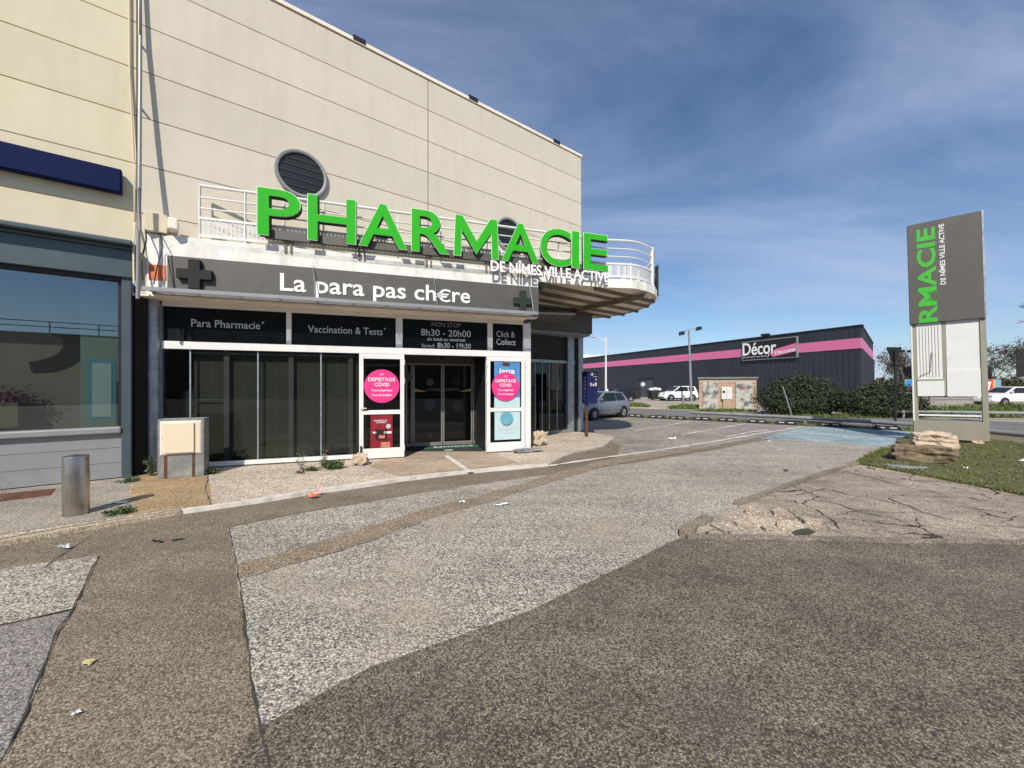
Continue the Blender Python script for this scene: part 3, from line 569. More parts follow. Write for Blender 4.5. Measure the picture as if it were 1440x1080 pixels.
xb0, xb1 = M.s_(124, -.3), M.s_(163, -.3)
pb = MB().box(xb0, xb1, .28, .31, 1.0, 2.05).build('notice_board', TEALP, shp)
MB().box(xb0+.05, xb1-.05, .27, .279, 1.06, 1.98).build('notice_sheet', PALEB, pb)
fl = MB()
for k in range(500): leaf_quad(fl, Vector((random.gauss(M.s_(12, -.5), .13), random.gauss(.54, .05), 1.33+abs(random.gauss(0, .10)))), Vector((random.gauss(0, 1), random.gauss(0, 1), random.gauss(0, 1))).normalized(), .03)
fl.build('window_display', leafmat('display_flowers', (.02, .015, .015, 1), (.40, .16, .20, 1)), shp, fix=False)
MB().box(M.s_(-20, -.5), M.s_(28, -.5), .42, .7, .93, 1.33).build('display_plinth', pm('display_box', lin(150, 140, 120, .6), .6, var=.3, scale=8), shp)
# navy blank sign
MB_ = MB().box(-9, M.s_(171, .12), -.16, -.03, 4.82, 5.21).box(-9, M.s_(171, .12)-.01, -.175, -.161, 4.83, 5.20)
single(MB_, 'sign_board', NAVY, 'long blank navy sign board on the beige wall', 'sign', mo, ma, bevel=.004)
# conduits at the wall joint
c1 = MB().tube([(-.10, -.03, 9.4), (-.09, -.03, 7.0), (-.03, -.05, 5.4), (-.02, -.06, 4.4), (-.02, -.2, 3.9), (-.0, -.3, 3.3)], .014, 6)
single(c1, 'conduit', WALL_L, 'thin beige conduit running down beside the wall joint, outermost of the pair', 'pipe', mo, ma, 'conduits at the wall joint', smooth=True)
c2 = MB().tube([(.03, -.05, 9.4), (.05, -.10, 7.6), (.06, -.22, 6.0), (.07, -.32, 4.9), (.06, -.34, 4.2), (.05, -.32, 3.05)], .028, 8)
for z in (8.6, 7.5, 6.4): c2.box(.04, .07, -.1, 0, z, z+.02)
single(c2, 'conduit', LGREY, 'thicker pale pipe on brackets beside the wall joint', 'pipe', mo, ma, 'conduits at the wall joint', smooth=True)
ja = thing('junction_box', 'beige electrical junction box with cables above the pharmacy canopy', 'electrical box', mo, ma)
MB().box(.10, .40, -.14, -.001, 4.28, 4.60).build('housing', WALL_L, ja, bevel=.01)
MB().box(.42, .56, -.34, -.12, 4.32, 4.52).build('floodlight', SOFFIT, ja, bevel=.02)
MB().tube([(.12, -.1, 4.28), (.14, -.2, 4.1), (.10, -.35, 3.7), (.12, -.4, 3.35)], .012, 6).tube([(.3, -.1, 4.28), (.36, -.3, 4.0), (.3, -.42, 3.6), (.26, -.45, 3.3)], .009, 6).build('cable', BLACK, ja)
# ------------------------------------------------------------------ pharmacy front (frame S)
so = (S.o.x, S.o.y, 0); sa = S.a
ph = thing('pharmacy_front', 'white framed glass pharmacy shop front with black header panels and open doors', 'shop front', so, sa)
s = S.s_; sL, sR = s(226), s(745)
MB().box(sL, s(230), -.06, .06, .03, 3.1).build('post', GALV, ph)
MB().box(s(735), sR, -.07, .07, .03, 3.1).build('post', ALU, ph, bevel=.004)
for a, b in ((403.5, 410.5), (556.5, 566), (685, 692)): MB().box(s(a), s(b), -.06, .06, 2.421, 3.069).build('post', ALU, ph, bevel=.004)
MB().box(s(230), s(735), -.065, .065, 2.28, 2.42).build('transom', ALU, ph, bevel=.004)
MB().box(s(230), s(735), -.05, .05, 3.07, 3.154).build('head', ALU, ph)
for a, b in ((230, 403.5), (410.5, 556.5), (566, 685), (692, 735)): MB().box(s(a), s(b), .0, .03, 2.42, 3.07).build('header_panel', NIGHT, ph)
hp = [c for c in kids(ph) if c.name.startswith('header_panel')]
def htext(body, u0, u1, v0, v1, mat=GTEXT, bold=0.0, par=ph):
    um = (u0+u1)/2; vm = (v0+v1)/2; k_ = .66 if u1-u0 > 80 else .86; return text('lettering', body, mat, par, s(u0), s(u1), S.z_(um, vm+(v1-vm)*k_), S.z_(um, vm+(v0-vm)*k_), -.0015, .004, bold)
htext('Para Pharmacie', 269, 366, 448, 464, bold=.006, par=hp[0]); htext('´', 368, 372, 452, 456, par=hp[0])
htext('Vaccination & Tests', 433, 538, 457, 472, bold=.006, par=hp[1]); htext('´', 540, 543, 461, 464, par=hp[1])
htext('NON STOP', 607, 648, 453, 460.5, pm('faded_letter', (.2, .19, .18, 1), .6), .004, hp[2]); htext('8h30 - 20h00', 592, 662, 463, 474, bold=.008, par=hp[2])
htext('du lundi au vendredi', 601, 654, 474.8, 480, par=hp[2]); htext('Samedi', 593, 611, 483, 489, par=hp[2]); htext('8h30 - 19h30', 615, 662, 482, 490.5, bold=.006, par=hp[2])
htext('Click &', 698, 724, 465, 475, bold=.004, par=hp[3]); htext('Collect', 698, 725, 476, 486, bold=.004, par=hp[3])
# display window
MB().box(s(230), s(508), -.05, .06, .06, .14).build('sill', ALU, ph)
MB().box(s(228), s(512), -.02, .1, .02, .059).build('plinth', CONC, ph)
MB().box(s(230), s(566), -.006, .006, .14, 2.28).build('pane', GLASS_D, ph)
MB().box(s(268), s(560), .14, .16, .15, 2.27).build('screen', OLIVE, ph)
mb = MB()
for u in (268, 363, 451.5): mb.box(s(u)-.011, s(u)+.011, -.016, .014, .14, 2.28)
mb.build('mullion', GALV, ph)
mb = MB()
for u in (317, 408.5, 493): a = s(u); mb.box(a-.045, a+.045, .05, .12, .15, 2.27)
mb.build('inner_post', LGREY, ph)
mb = MB()
for u in (293, 340, 385, 430, 472): mb.box(s(u)-.004, s(u)+.004, .134, .1395, .15, 2.25)
mb.build('screen_joint', GALV, ph)
MB().box(s(268), s(320), .06, .08, 1.32, 1.335).box(s(269), s(500), .06, .1, 2.2, 2.24).build('inner_rail', GALV, ph)
MB().box(s(245), s(262), .3, .7, .04, 1.5).box(s(236), s(246), .8, 1.2, .04, 2.0).build('stacked_furniture', BLUEGREY, ph)
# door opening: jambs and vestibule
jl, jr = s(567.5), s(683.5)
MB().box(jl-.05, jl, -.06, .06, .036, 2.28).build('jamb', ALU, ph); MB().box(jr, jr+.05, -.06, .06, .036, 2.28).build('jamb', ALU, ph)
MB().box(jr+.05, s(735), -.006, .006, .1, 2.28).build('side_pane', GLASS_D, ph)
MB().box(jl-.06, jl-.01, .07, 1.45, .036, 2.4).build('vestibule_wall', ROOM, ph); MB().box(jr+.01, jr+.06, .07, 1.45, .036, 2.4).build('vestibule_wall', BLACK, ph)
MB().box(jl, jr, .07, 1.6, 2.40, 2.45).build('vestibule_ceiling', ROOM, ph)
sy = lambda u: S.s_(u, -1.25)
MB().box(jl, jr, 1.2, 1.35, 2.17, 2.39).build('door_header', pm('brown_header', lin(92, 84, 74, .8), .5), ph)
MB().disc_y((sy(621), 2.30), .05, 1.14, 1.2, 16).build('motion_sensor', BLACK, ph)
for a, b, nm in ((570, 580.5, 'side_light'), (580.5, 622.5, 'sliding_door'), (622.5, 664.5, 'sliding_door'), (664.5, 682, 'side_light')):
    x0, x1 = sy(a)+.008, sy(b)-.008; d_ = MB()
    d_.box(x0, x0+.035, 1.24, 1.29, .05, 2.165).box(x1-.035, x1, 1.24, 1.29, .05, 2.165).box(x0+.035, x1-.035, 1.24, 1.29, .05, .14).box(x0+.035, x1-.035, 1.24, 1.29, 2.12, 2.165)
    d_ = d_.build(nm, pm('door_frame_alu', (.30, .29, .27, 1), .4, .5), ph); MB().box(x0+.035, x1-.035, 1.26, 1.27, .14, 2.12).build('glass', GLASS_D, d_)
    if nm == 'sliding_door':
        if a < 600: ar = [(x0+.04, 1.52), (x0+.04, 1.44), (x0+.34, 1.44)]
        else: ar = [(x1-.04, 1.52), (x1-.34, 1.44), (x1-.04, 1.44)]
        MB().prism_y(ar, 1.252, 1.258).build('arrow_film', YEL, d_)
        MB().box(x0+.35 if a < 600 else x0+.05, x1-.05 if a < 600 else x1-.35, 1.252, 1.257, 1.50, 1.52).box(x0+.3 if a < 600 else x0+.05, x1-.05 if a < 600 else x1-.3, 1.252, 1.257, 1.465, 1.478).build('film_strip', GREY, d_)
def round_label(u, v, r, mat, label, y=1.235):
    k = (u-720)/FPX; a = S.s_(u, -y); z = S.z_(u, v, -y)
    single(MB().disc_y((a, z), r, y, y+.004, 28), 'round_sticker', mat, label, 'sticker', so, sa, 'round stickers on the sliding doors')
round_label(572, 530, .13, GREY, 'grey round sticker on the narrow side light left of the sliding doors'); round_label(604.5, 537.5, .10, pm('dull_yellow', lin(104, 98, 78, .4)), 'small yellowish round sticker on the sliding door')
TEALD = pm('dull_teal', lin(84, 100, 106, .4))
round_label(604.5, 568.5, .14, TEALD, 'pale teal round sticker low on the sliding door'); round_label(643, 570.5, .14, pm('grey_red', lin(110, 88, 88, .4)), 'grey and red round sticker low on the sliding door')
round_label(641, 536, .12, DGREY, 'dark round sticker high on the sliding door'); round_label(670.5, 534, .10, pm('pale_grey_print', lin(150, 150, 150, .6)), 'pale round sticker on the side light next to the open door leaf')
# open leaves
def leaf(s0, s1, hinge_right):
    y0, y1 = -.155, -.10; w = .085; mid = (.985, 1.075)
    lf = MB().box(s0, s0+w, y0, y1, .055, 2.27).box(s1-w, s1, y0, y1, .055, 2.27).box(s0+w, s1-w, y0, y1, 2.165, 2.27).box(s0+w, s1-w, y0, y1, mid[0], mid[1]).box(s0+w, s1-w, y0, y1, .055, .265)
    lf = lf.build('door_leaf', ALU, ph, bevel=.004)
    MB().box(s0+w, s1-w, -.132, -.124, .265, mid[0]).box(s0+w, s1-w, -.132, -.124, mid[1], 2.165).build('glass', GLASS_D, lf)
    hx = s1 if hinge_right else s0; hm = MB()
    for z in (.25, 1.7, 2.1): hm.tube([(hx, -.16, z-.06), (hx, -.16, z+.06)], .014, 8)
    hm.build('hinge', ALU, lf, smooth=True)
    if hinge_right:
        MB().tube([(s0+.04, -.155, 1.12), (s0+.04, -.2, 1.12)], .013, 8).tube([(s0+.03, -.2, 1.12), (s0+.15, -.2, 1.12)], .012, 8).build('handle', STEEL, lf, smooth=True)
        MB().box(s0+.02, s0+.055, -.19, -.156, .06, .33).build('door_stay', BLACK, lf)
lsl = (s(505, .15), s(568.5, .15)); lsr = (s(684.5, .15), s(738, .15))
leaf(*lsl, True); leaf(*lsr, False)
def covid(u, v, r, label):
    a = s(u, .165); z = S.z_(u, v, .165)
    t = thing('round_sticker', label, 'sticker', S.pt(a, .165, z), sa, 'pink round stickers on the door leaves')
    MB().disc_y((0, 0), r, -.004, .004, 44).build('disc', PINK, t)
    q = r/.36
    text('lettering', 'ICI', WTEXT, t, -.035*q, .035*q, .235*q, .275*q, -.0045, .002, .004)
    text('lettering', 'DEPISTAGE', WTEXT, t, -.275*q, .275*q, .105*q, .185*q, -.0045, .002, .012)
    text('lettering', 'COVID', WTEXT, t, -.15*q, .15*q, -.005*q, .075*q, -.0045, .002, .012)
    text('lettering', 'Test antigénique', WTEXT, t, -.21*q, .21*q, -.125*q, -.065*q, -.0045, .002, .006)
    text('lettering', 'Test sérologique', WTEXT, t, -.21*q, .21*q, -.225*q, -.165*q, -.0045, .002, .006)
covid(537, 543, .355, 'pink round screening sticker on the left door leaf above the red poster')
covid(711, 543.5, .335, 'pink round screening sticker on the right door leaf over the blue sky poster')
def poster(name, mat, u0, u1, v0, v1, label, y=.136):
    a0, a1 = s(u0, y), s(u1, y); um = (u0+u1)/2; z0, z1 = S.z_(um, v1, y), S.z_(um, v0, y)
    t = thing('poster', label, 'poster', S.pt((a0+a1)/2, y, z0), sa); w, h = (a1-a0)/2, z1-z0
    MB().box(-w, w, -.002, .0025, 0, h).build('sheet', mat, t); return t, w, h
t, w, h = poster('p', RED, 521, 552, 584, 636, 'dark red advertising poster low in the left door leaf')
MB().box(-w*.55, w*.5, -.006, -.0025, h*.32, h*.62).build('dark_print', pm('maroon_print', (.03, .004, .008, 1), .5), t)
MB().box(-w*.25, w*.3, -.009, -.0065, h*.38, h*.46).box(-w*.05, w*.75, -.009, -.0065, h*.13, h*.27).build('picture_print', pm('portrait_print', lin(214, 140, 110, .8), .5, var=.5, scale=30), t)
MB().box(-w*.95, w*.95, -.006, -.0025, .0, h*.05).build('border', GREY, t)
text('lettering', 'VOLVEREZ LA VIE', WTEXT, t, -w*.7, w*.5, h*.84, h*.88, -.003, .002, .01); text('lettering', 'A LA MAISON', WTEXT, t, -w*.5, w*.4, h*.79, h*.83, -.003, .002, .01)
MB().disc_y((w*.62, h*.7), .05, -.006, -.0026, 20).build('round_mark', GTEXT, t); MB().box(-w*.8, -w*.45, -.006, -.0025, h*.52, h*.56).box(w*.2, w*.9, -.006, -.0025, h*.5, h*.56).build('caption', WTEXT, t)
t, w, h = poster('p', SKYB, 695, 731, 509, 573, 'blue sky poster behind the pink sticker on the right door leaf')
text('lettering', 'jana', WTEXT, t, -w*.65, w*.6, h*.70, h*.86, -.003, .002, .02)
MB().box(-w*.35, w*.2, -.006, -.0026, h*.91, h*.985).build('dark_print', pm('brown_print', lin(70, 46, 34), .6, var=.6, scale=40), t)
MB().box(-w, w, -.006, -.0026, .0, h*.22).build('pale_band', PALEB, t)
t, w, h = poster('p', PALEB, 695.5, 731.5, 579, 618, 'pale blue notice with small print low in the right door leaf')
for k, (zz, ww) in enumerate(((.52, .5), (.47, .6), (.40, .85), (.36, .85), (.32, .85), (.24, .6), (.20, .45))): MB().box(-w*ww+.05, w*ww-.02, -.004, -.0026, h*zz, h*zz+.012).build('print_line', GTEXT, t)
a = s(712.5, .165); single(MB().disc_y((0, 0), .155, -.006, .002, 32), 'round_sticker', TEALP, 'pale blue round sticker on the notice low in the right door leaf', 'sticker', S.pt(a, .165, S.z_(712.5, 588, .165)), sa)
# doormat, paper, rail
mt = thing('doormat', 'green doormat with white lettering at the sliding doors', 'doormat', S.pt(s(638, -.95), -.95, .036), sa)
MB().box(-.75, .75, -.22, .22, .0, .014).build('mat', MATG, mt, bevel=.004)
tm = text('lettering', 'BIENVENUE', WTEXT, mt, -.5, .5, -.08, .08, 0, .002); tm.rotation_euler = (R(-90), 0, 0); tm.location = (0, 0, .0155)
single(MB().box(-.10, .10, -.07, .07, 0, .004), 'paper_sheet', PALEB, 'pale sheet of paper lying before the green doormat', 'paper', S.pt(s(631, -.5), -.5, .037), sa+.2)
# ------------------------------------------------------------------ canopy
cn = thing('entrance_canopy', 'thin grey canopy with slatted grating above the pharmacy windows', 'canopy', so, sa)
c0, c1_ = s(199, .8), s(757, .8)
MB().box(c0, c1_, -.80, -.775, 3.185, 3.25).box(c0, c1_, -.50, -.475, 3.185, 3.25).build('edge_bar', LGREY, cn)
gr = MB()
for k in range(9): y = -.76+k*.032; gr.box(c0, c1_, y, y+.014, 3.212, 3.222)
for k in range(12): xx = c0+.05+(c1_-c0-.1)*k/11; gr.box(xx-.012, xx+.012, -.774, -.501, 3.223, 3.235)
gr.build('grating', LGREY, cn)
MB().box(s(226)-.2, c1_-.1, -.474, .05, 3.155, 3.185).build('soffit', SOFFIT, cn)
e1, e4 = S.pt(s(757, .8)+.004, .8), S.pt(6.5, .0)
cx_ = MB().add([(e1[0], e1[1], 3.205), (1.62, 9.8, 3.40), (1.55, 11.8, 3.46), (e4[0], e4[1], 3.205), (e1[0], e1[1], 3.245), (1.62, 9.8, 3.44), (1.55, 11.8, 3.5), (e4[0], e4[1], 3.245)], [(0, 3, 2, 1), (4, 5, 6, 7), (0, 1, 5, 4), (1, 2, 6, 5), (2, 3, 7, 6), (3, 0, 4, 7)])
single(cx_, 'corner_awning', GREY, 'grey sloping awning plate bridging the canopy end and the dark corner fascia', 'awning')
# white band wall behind the sign board
bw = thing('band_wall', 'white rendered parapet band with an orange square, behind the grey name board', 'wall', so, sa)
MB().box(s(207, .40), s(757, .42), -.41, -.15, 3.19, 4.26).build('render', WHITEBAND, bw)
MB().box(s(209.5, .41), s(234, .41), -.418, -.411, 3.45, 3.72).build('orange_square', ORANGE, bw)
# grey name board
fs = thing('fascia_sign', 'long dark grey name board with white lettering and two crosses above the canopy', 'sign', so, sa)
f0, f1 = s(235, .47), s(757.5, .47)
MB().box(f0, f1, -.47, -.42, 3.24, 3.89).build('board', GREY, fs, bevel=.004)
ft = lambda u, v: S.z_(u, v, .475)
text('lettering', 'La para pas ch', WTEXT, fs, s(394, .475), s(613, .475), 3.295, 3.735, -.471, .012, .014)
text('lettering', '€', WTEXT, fs, s(614, .475), s(634, .475), 3.395, 3.67, -.471, .012, .012)
text('lettering', 're', WTEXT, fs, s(636, .475), s(661, .475), 3.40, 3.63, -.471, .012, .014)
def cross(u0, u1, v0, v1, mat, d=.09):
    x0, x1 = s(u0, .5), s(u1, .5); um = (u0+u1)/2; z0, z1 = max(3.26, S.z_(um, v1, .5)), S.z_(um, v0, .5); w = (x1-x0)/3.0; cx2 = (x0+x1)/2; cz = (z0+z1)/2; h = (z1-z0)/2; k = w/2
    P = [(x0, cz-k), (cx2-k, cz-k), (cx2-k, z0), (cx2+k, z0), (cx2+k, cz-k), (x1, cz-k), (x1, cz+k), (cx2+k, cz+k), (cx2+k, z1), (cx2-k, z1), (cx2-k, cz+k), (x0, cz+k)]
    MB().prism_y(P, -.471-d, -.471).build('cross', mat, fs, bevel=.004)
cross(250, 299, 366, 407, DGREY); cross(722, 748, 409, 438, DGREEN, .06)
br = MB()
for u in (232, 440, 610, 744): a = s(u, .5); br.tube([(a, -.43, 3.93), (a+.01, -.52, 3.86), (a+.05, -.6, 3.45), (a+.05, -.64, 3.26)], .008, 5)
br.build('stay_cable', GALV, fs)
print('band z', S.z_(290, 335, .41), S.z_(700, 372, .41), 'sign', S.z_(235, 357, .47), S.z_(757, 405, .47))
# ------------------------------------------------------------------ balcony around the corner
P0 = S.pt(s(207, .38)+.02, .36); PA = S.pt(s(848, .41), .41)
front = [S.pt(s(207, .41), .41)[:2], PA[:2]]
curve = [(3.02, 9.66), (3.45, 9.92), (3.80, 10.28), (4.03, 10.72), (4.15, 11.2), (4.2, 11.75), (4.14, 12.4), (3.96, 12.98), (3.62, 13.5), (3.15, 13.92), (2.5, 14.2)]
edge = front+curve
bal = thing('balcony', 'white edged balcony deck curving round the building corner on steel beams', 'balcony', (2.3, 12.0, 0))
bo = (2.3, 12.0, 0)
inner = [M.pt(ML-.1, -.9)[:2], M.pt(ML-.1, -.05)[:2], M.pt(.6, .02)[:2]]
MB(bo).prism([(p[0], p[1]) for p in edge]+inner, 4.09, 4.19).build('deck', WHITEBAND, bal)
band = [S.pt(s(757, .42)+.005, .42)[:2], PA[:2]]+curve
mb = MB(bo)
for i in range(len(band)-1): mb.bar((*band[i], 4.15), (*band[i+1], 4.15), .035, .22)
mb.build('edge_band', WHITEBAND, bal)
inset = [S.pt(s(757, .3)-.1, .33)[:2], S.pt(s(848, .33), .33)[:2]]+[(2.3+(p[0]-2.3)*.955, 12+(p[1]-12)*.955) for p in curve]
MB(bo).prism(inset+[M.pt(ML+.1, -.9)[:2], M.pt(ML+.1, .02)[:2], M.pt(8.0, .02)[:2]], 4.06, 4.088).build('deck_soffit', SOFFIT, bal)
def inside_deck(x, y): return in_poly(x, y, inset+[M.pt(ML+.1, -2.5)[:2], M.pt(ML+.05, .05)[:2], M.pt(7.6, .05)[:2]])
for o_ in (.35, .95, 1.6, 2.25, 2.75):
    ts = [k*.05 for k in range(140, 300) if inside_deck(*M.pt(k*.05, o_)[:2])]
    if ts: MB(bo).bar(M.pt(ts[0]-.05, o_, 4.015), M.pt(ts[-1]+.12, o_, 4.015), .06, .08).build('purlin', BEAM, bal)
for o_ in (.05+.0,):
    for oo in (-.5, -1.0): 
        ts = [k*.05 for k in range(int((ML+.05)*20), 300) if inside_deck(*M.pt(k*.05, oo)[:2])]
        if ts: MB(bo).bar(M.pt(ML+.03, oo, 4.015), M.pt(ts[-1]+.12, oo, 4.015), .06, .08).build('purlin', BEAM, bal)
q0, q1 = Vector((3.50, 10.0)), Vector((2.0, 12.25))
MB(bo).bar((*q0, 3.95), (*q1, 3.99), .08, .13).build('main_beam', BEAM, bal)
q2 = Vector(S.pt(s(757), .3)[:2]); MB(bo).bar((*q2, 4.0), (*M.pt(8.3, .05)[:2], 4.0), .08, .12).build('main_beam', BEAM, bal)
# railing
rl_ = thing('balcony_railing', 'white tubular balcony railing with wire net infill, curved at its far end', 'railing', bo)
rp2 = [S.pt(s(281, .33), .33)[:2], S.pt(s(848, .36), .36)[:2]]+[(2.3+(p[0]-2.3)*.975, 12+(p[1]-12)*.975) for p in curve]
rp3 = [tuple(v) for v in curve_pts(rp2, 5)]
rp3 = rp2[:1]+[tuple(v) for v in curve_pts(rp2[1:], 5)]
for z, r in ((5.25, .028), (5.04, .016), (4.84, .016)): MB(bo).tube([(*p, z) for p in rp3], r, 8).build('rail', ALU, rl_, smooth=True)
fr2 = MB(bo)
for z in (4.66, 4.34):
    for i in range(len(rp3)-1): fr2.bar((*rp3[i], z), (*rp3[i+1], z), .03, .045)
fr2.build('net_frame', ALU, rl_)
nt_ = MB(bo)
for i in range(len(rp3)-1): a, b = rp3[i], rp3[i+1]; nt_.add([(*a, 4.36), (*b, 4.36), (*b, 4.64), (*a, 4.64)], [(0, 1, 2, 3)])
nt_.build('wire_net', NET, rl_)
ps = MB(bo); pp = []
for u in (281, 345, 400, 455, 500, 560, 620, 685, 740, 785, 825): pp.append(S.pt(s(u, .33), .33)[:2])
for p in pp: MB(bo).bar((*p, 4.2), (*p, 5.24), .035, .02, up=(1, 0, 0)).build('post', ALU, rl_)
for k in (4, 8): p = rp2[k]; MB(bo).tube([(*p, 4.1), (*p, 5.2), (*p, 5.3)], .045, 10).build('post', ALU, rl_, smooth=True)
for k in (2, 6, 10): p = rp2[k]; MB(bo).tube([(*p, 4.2), (*p, 4.7)], .02, 8).build('post', ALU, rl_, smooth=True)
lt_ = thing('hanging_panel', 'narrow black panel hung on the curved end of the balcony railing', 'panel', (4.24, 11.6, 4.15))
MB().box(-.02, .02, -.45, .45, .05, .95).build('board', BLACK, lt_, bevel=.005)
# dark fascia box over the side entrance
fx = thing('corner_fascia', 'dark grey boxed fascia under the balcony over the side entrance', 'fascia', (0, 0, 0))
A_, B_ = Vector((.45, 11.35)), Vector((2.60, 12.45)); C_ = Vector(M.pt(ML+.12, -.3)[:2]); D_ = Vector(M.pt(7.4, .02)[:2])
fx.location = (A_.x, A_.y, 0); fo = (A_.x, A_.y, 0)
MB(fo).prism([A_, B_, C_, D_], 3.27, 3.92).build('box', GREY, fx)
MB(fo).prism([A_+Vector((.04, .04)), B_+Vector((-.06, .03)), C_+Vector((-.06, -.06)), D_], 3.2, 3.268).build('trim', LGREY, fx)
# ------------------------------------------------------------------ green letter sign
ls_ = thing('letter_sign', 'big green raised letter sign on the balcony railing with small white letters below', 'sign', so, sa)
LO = .62
za, zb = [], []
for u, vt, vb in ((365, 258, 325), (495, 279, 341), (700, 311, 366), (815, 328, 377), (850, 334, 384)): za.append(S.z_(u, vb, LO)); zb.append(S.z_(u, vt, LO))
print('letters z', za, zb)
z0 = sum(za)/5; z1 = sum(zb)/5
def letter_m(x0, x1):
    def poly(g):
        a, b, lo_, hi = x0-g, x1+g, z0-g, z1+g; w = .145+2*g; k = .155+2.2*g; c = (x0+x1)/2
        return [(a, lo_), (a+w, lo_), (a+w+.012, z0+(z1-z0)*.66-g), (c, z0+.07-g if g else z0+.07), (b-w-.012, z0+(z1-z0)*.66-g), (b-w, lo_), (b, lo_), (b-.035, hi), (b-k-.03, hi), (c, z0+(z1-z0)*.40-g*.5), (a+k+.03, hi), (a+.035, hi)]
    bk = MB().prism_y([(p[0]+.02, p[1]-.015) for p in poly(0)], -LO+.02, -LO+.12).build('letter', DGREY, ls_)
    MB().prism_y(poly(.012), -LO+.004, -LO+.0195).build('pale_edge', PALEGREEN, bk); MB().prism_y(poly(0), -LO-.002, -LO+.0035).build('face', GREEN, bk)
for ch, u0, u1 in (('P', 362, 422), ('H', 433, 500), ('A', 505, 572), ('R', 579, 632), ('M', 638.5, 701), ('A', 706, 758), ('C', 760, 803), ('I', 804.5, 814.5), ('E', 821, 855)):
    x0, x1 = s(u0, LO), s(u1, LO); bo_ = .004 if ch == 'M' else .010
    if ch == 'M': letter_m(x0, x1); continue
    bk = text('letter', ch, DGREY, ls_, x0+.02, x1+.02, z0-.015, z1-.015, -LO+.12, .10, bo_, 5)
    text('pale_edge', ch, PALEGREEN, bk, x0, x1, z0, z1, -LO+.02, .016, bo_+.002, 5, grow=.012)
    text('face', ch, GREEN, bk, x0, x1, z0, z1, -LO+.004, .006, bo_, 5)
MB().box(s(372, .5), s(842, .5), -.50, -.40, 4.37, 4.53).build('mounting_channel', GREY, ls_)
mb = MB()
for u in (400, 505, 600, 685, 760): a = s(u, .5); mb.box(a-.02, a+.02, -.44, -.36, 4.15, 4.37).box(a+.08, a+.11, -.44, -.36, 4.15, 4.37)
mb.build('bracket', BEAM, ls_)
zz0 = (S.z_(695, 381, .6)+S.z_(850, 397, .6))/2; zz1 = (S.z_(695, 366, .6)+S.z_(850, 383, .6))/2; print('small z', zz0, zz1)
text('lettering', 'DE NÎMES VILLE ACTIVE', WTEXT, ls_, s(690, .6), s(856, .6), zz0, zz1+.06, -.58, .03, .014)
# ------------------------------------------------------------------ street furniture near the shop
PXG = lambda u, v, z=0: (*G(u, v), z)
bol = thing('bollard', 'short round brushed steel bollard on the pavement', 'bollard', PXG(107, 727, .03))
MB().lathe([(0, 0), (.115, 0), (.115, .70), (.111, .715), (0, .735)], n=36).build('post', STEEL, bol, smooth=True)
MB().lathe([(.1165, .655), (.1165, .66)], n=36).lathe([(.118, 0), (.128, .006), (.128, 0)], n=36).build('collar', GALV, bol, smooth=True)
a, b = Vector(G(221.5, 677)), Vector(G(287, 672)); ca = math.atan2(b.y-a.y, b.x-a.x); cw = (b-a).length
cab = thing('utility_cabinet', 'cream utility meter cabinet on a weathered concrete base before the shop window', 'utility box', (a.x, a.y, .034), ca)
MB().box(0, cw, 0, .26, 0, 1.0).build('base', CONC, cab, bevel=.008)
MB().box(.035, cw-.035, -.012, -.001, .40, .965).build('surround', WHITEBAND, cab)
MB().box(.05, cw-.05, -.022, -.0125, .415, .945).build('door_frame', CREAM, cab, bevel=.003)
dr = MB().box(.105, cw-.13, -.05, -.0225, .43, .93).build('door', CREAM, cab, bevel=.004); MB().box(.072, .08, -.028, -.0225, .665, .675).build('lock', BLACK, dr)
MB().box(.085, .125, -.007, -.001, .0, .398).box(cw-.165, cw-.13, -.007, -.001, 0, .398).build('strap', RUST, cab)
dp = thing('downpipe', 'thick galvanised downpipe column at the left end of the pharmacy front', 'pipe', ((215-720)/FPX*6.98, 6.98, .03))
MB().tube([(0, 0, 0), (0, 0, 3.16)], .1, 20).build('pipe', GALV, dp, smooth=True)
for z in (.9, 1.75, 2.6): MB().lathe([(.101, z), (.109, z+.004), (.109, z+.04), (.101, z+.044)], n=20).build('collar', GALV, dp, smooth=True)
lo = MB(); p, q = M.pt(-.05, -.06), S.pt(-.68, -.08); lo.bar((p[0], p[1], 1.62), (q[0], q[1], 1.62), .04, 3.15)
lo.build('louvre_panel', corrug('black_louvre', (.01, .01, .011, 1), 9, 'Z', .5, .6)); lo_ = bpy.data.objects['louvre_panel']; tag(lo_, 'black louvred panel in the gap between the blue grey pilaster and the downpipe', 'panel')
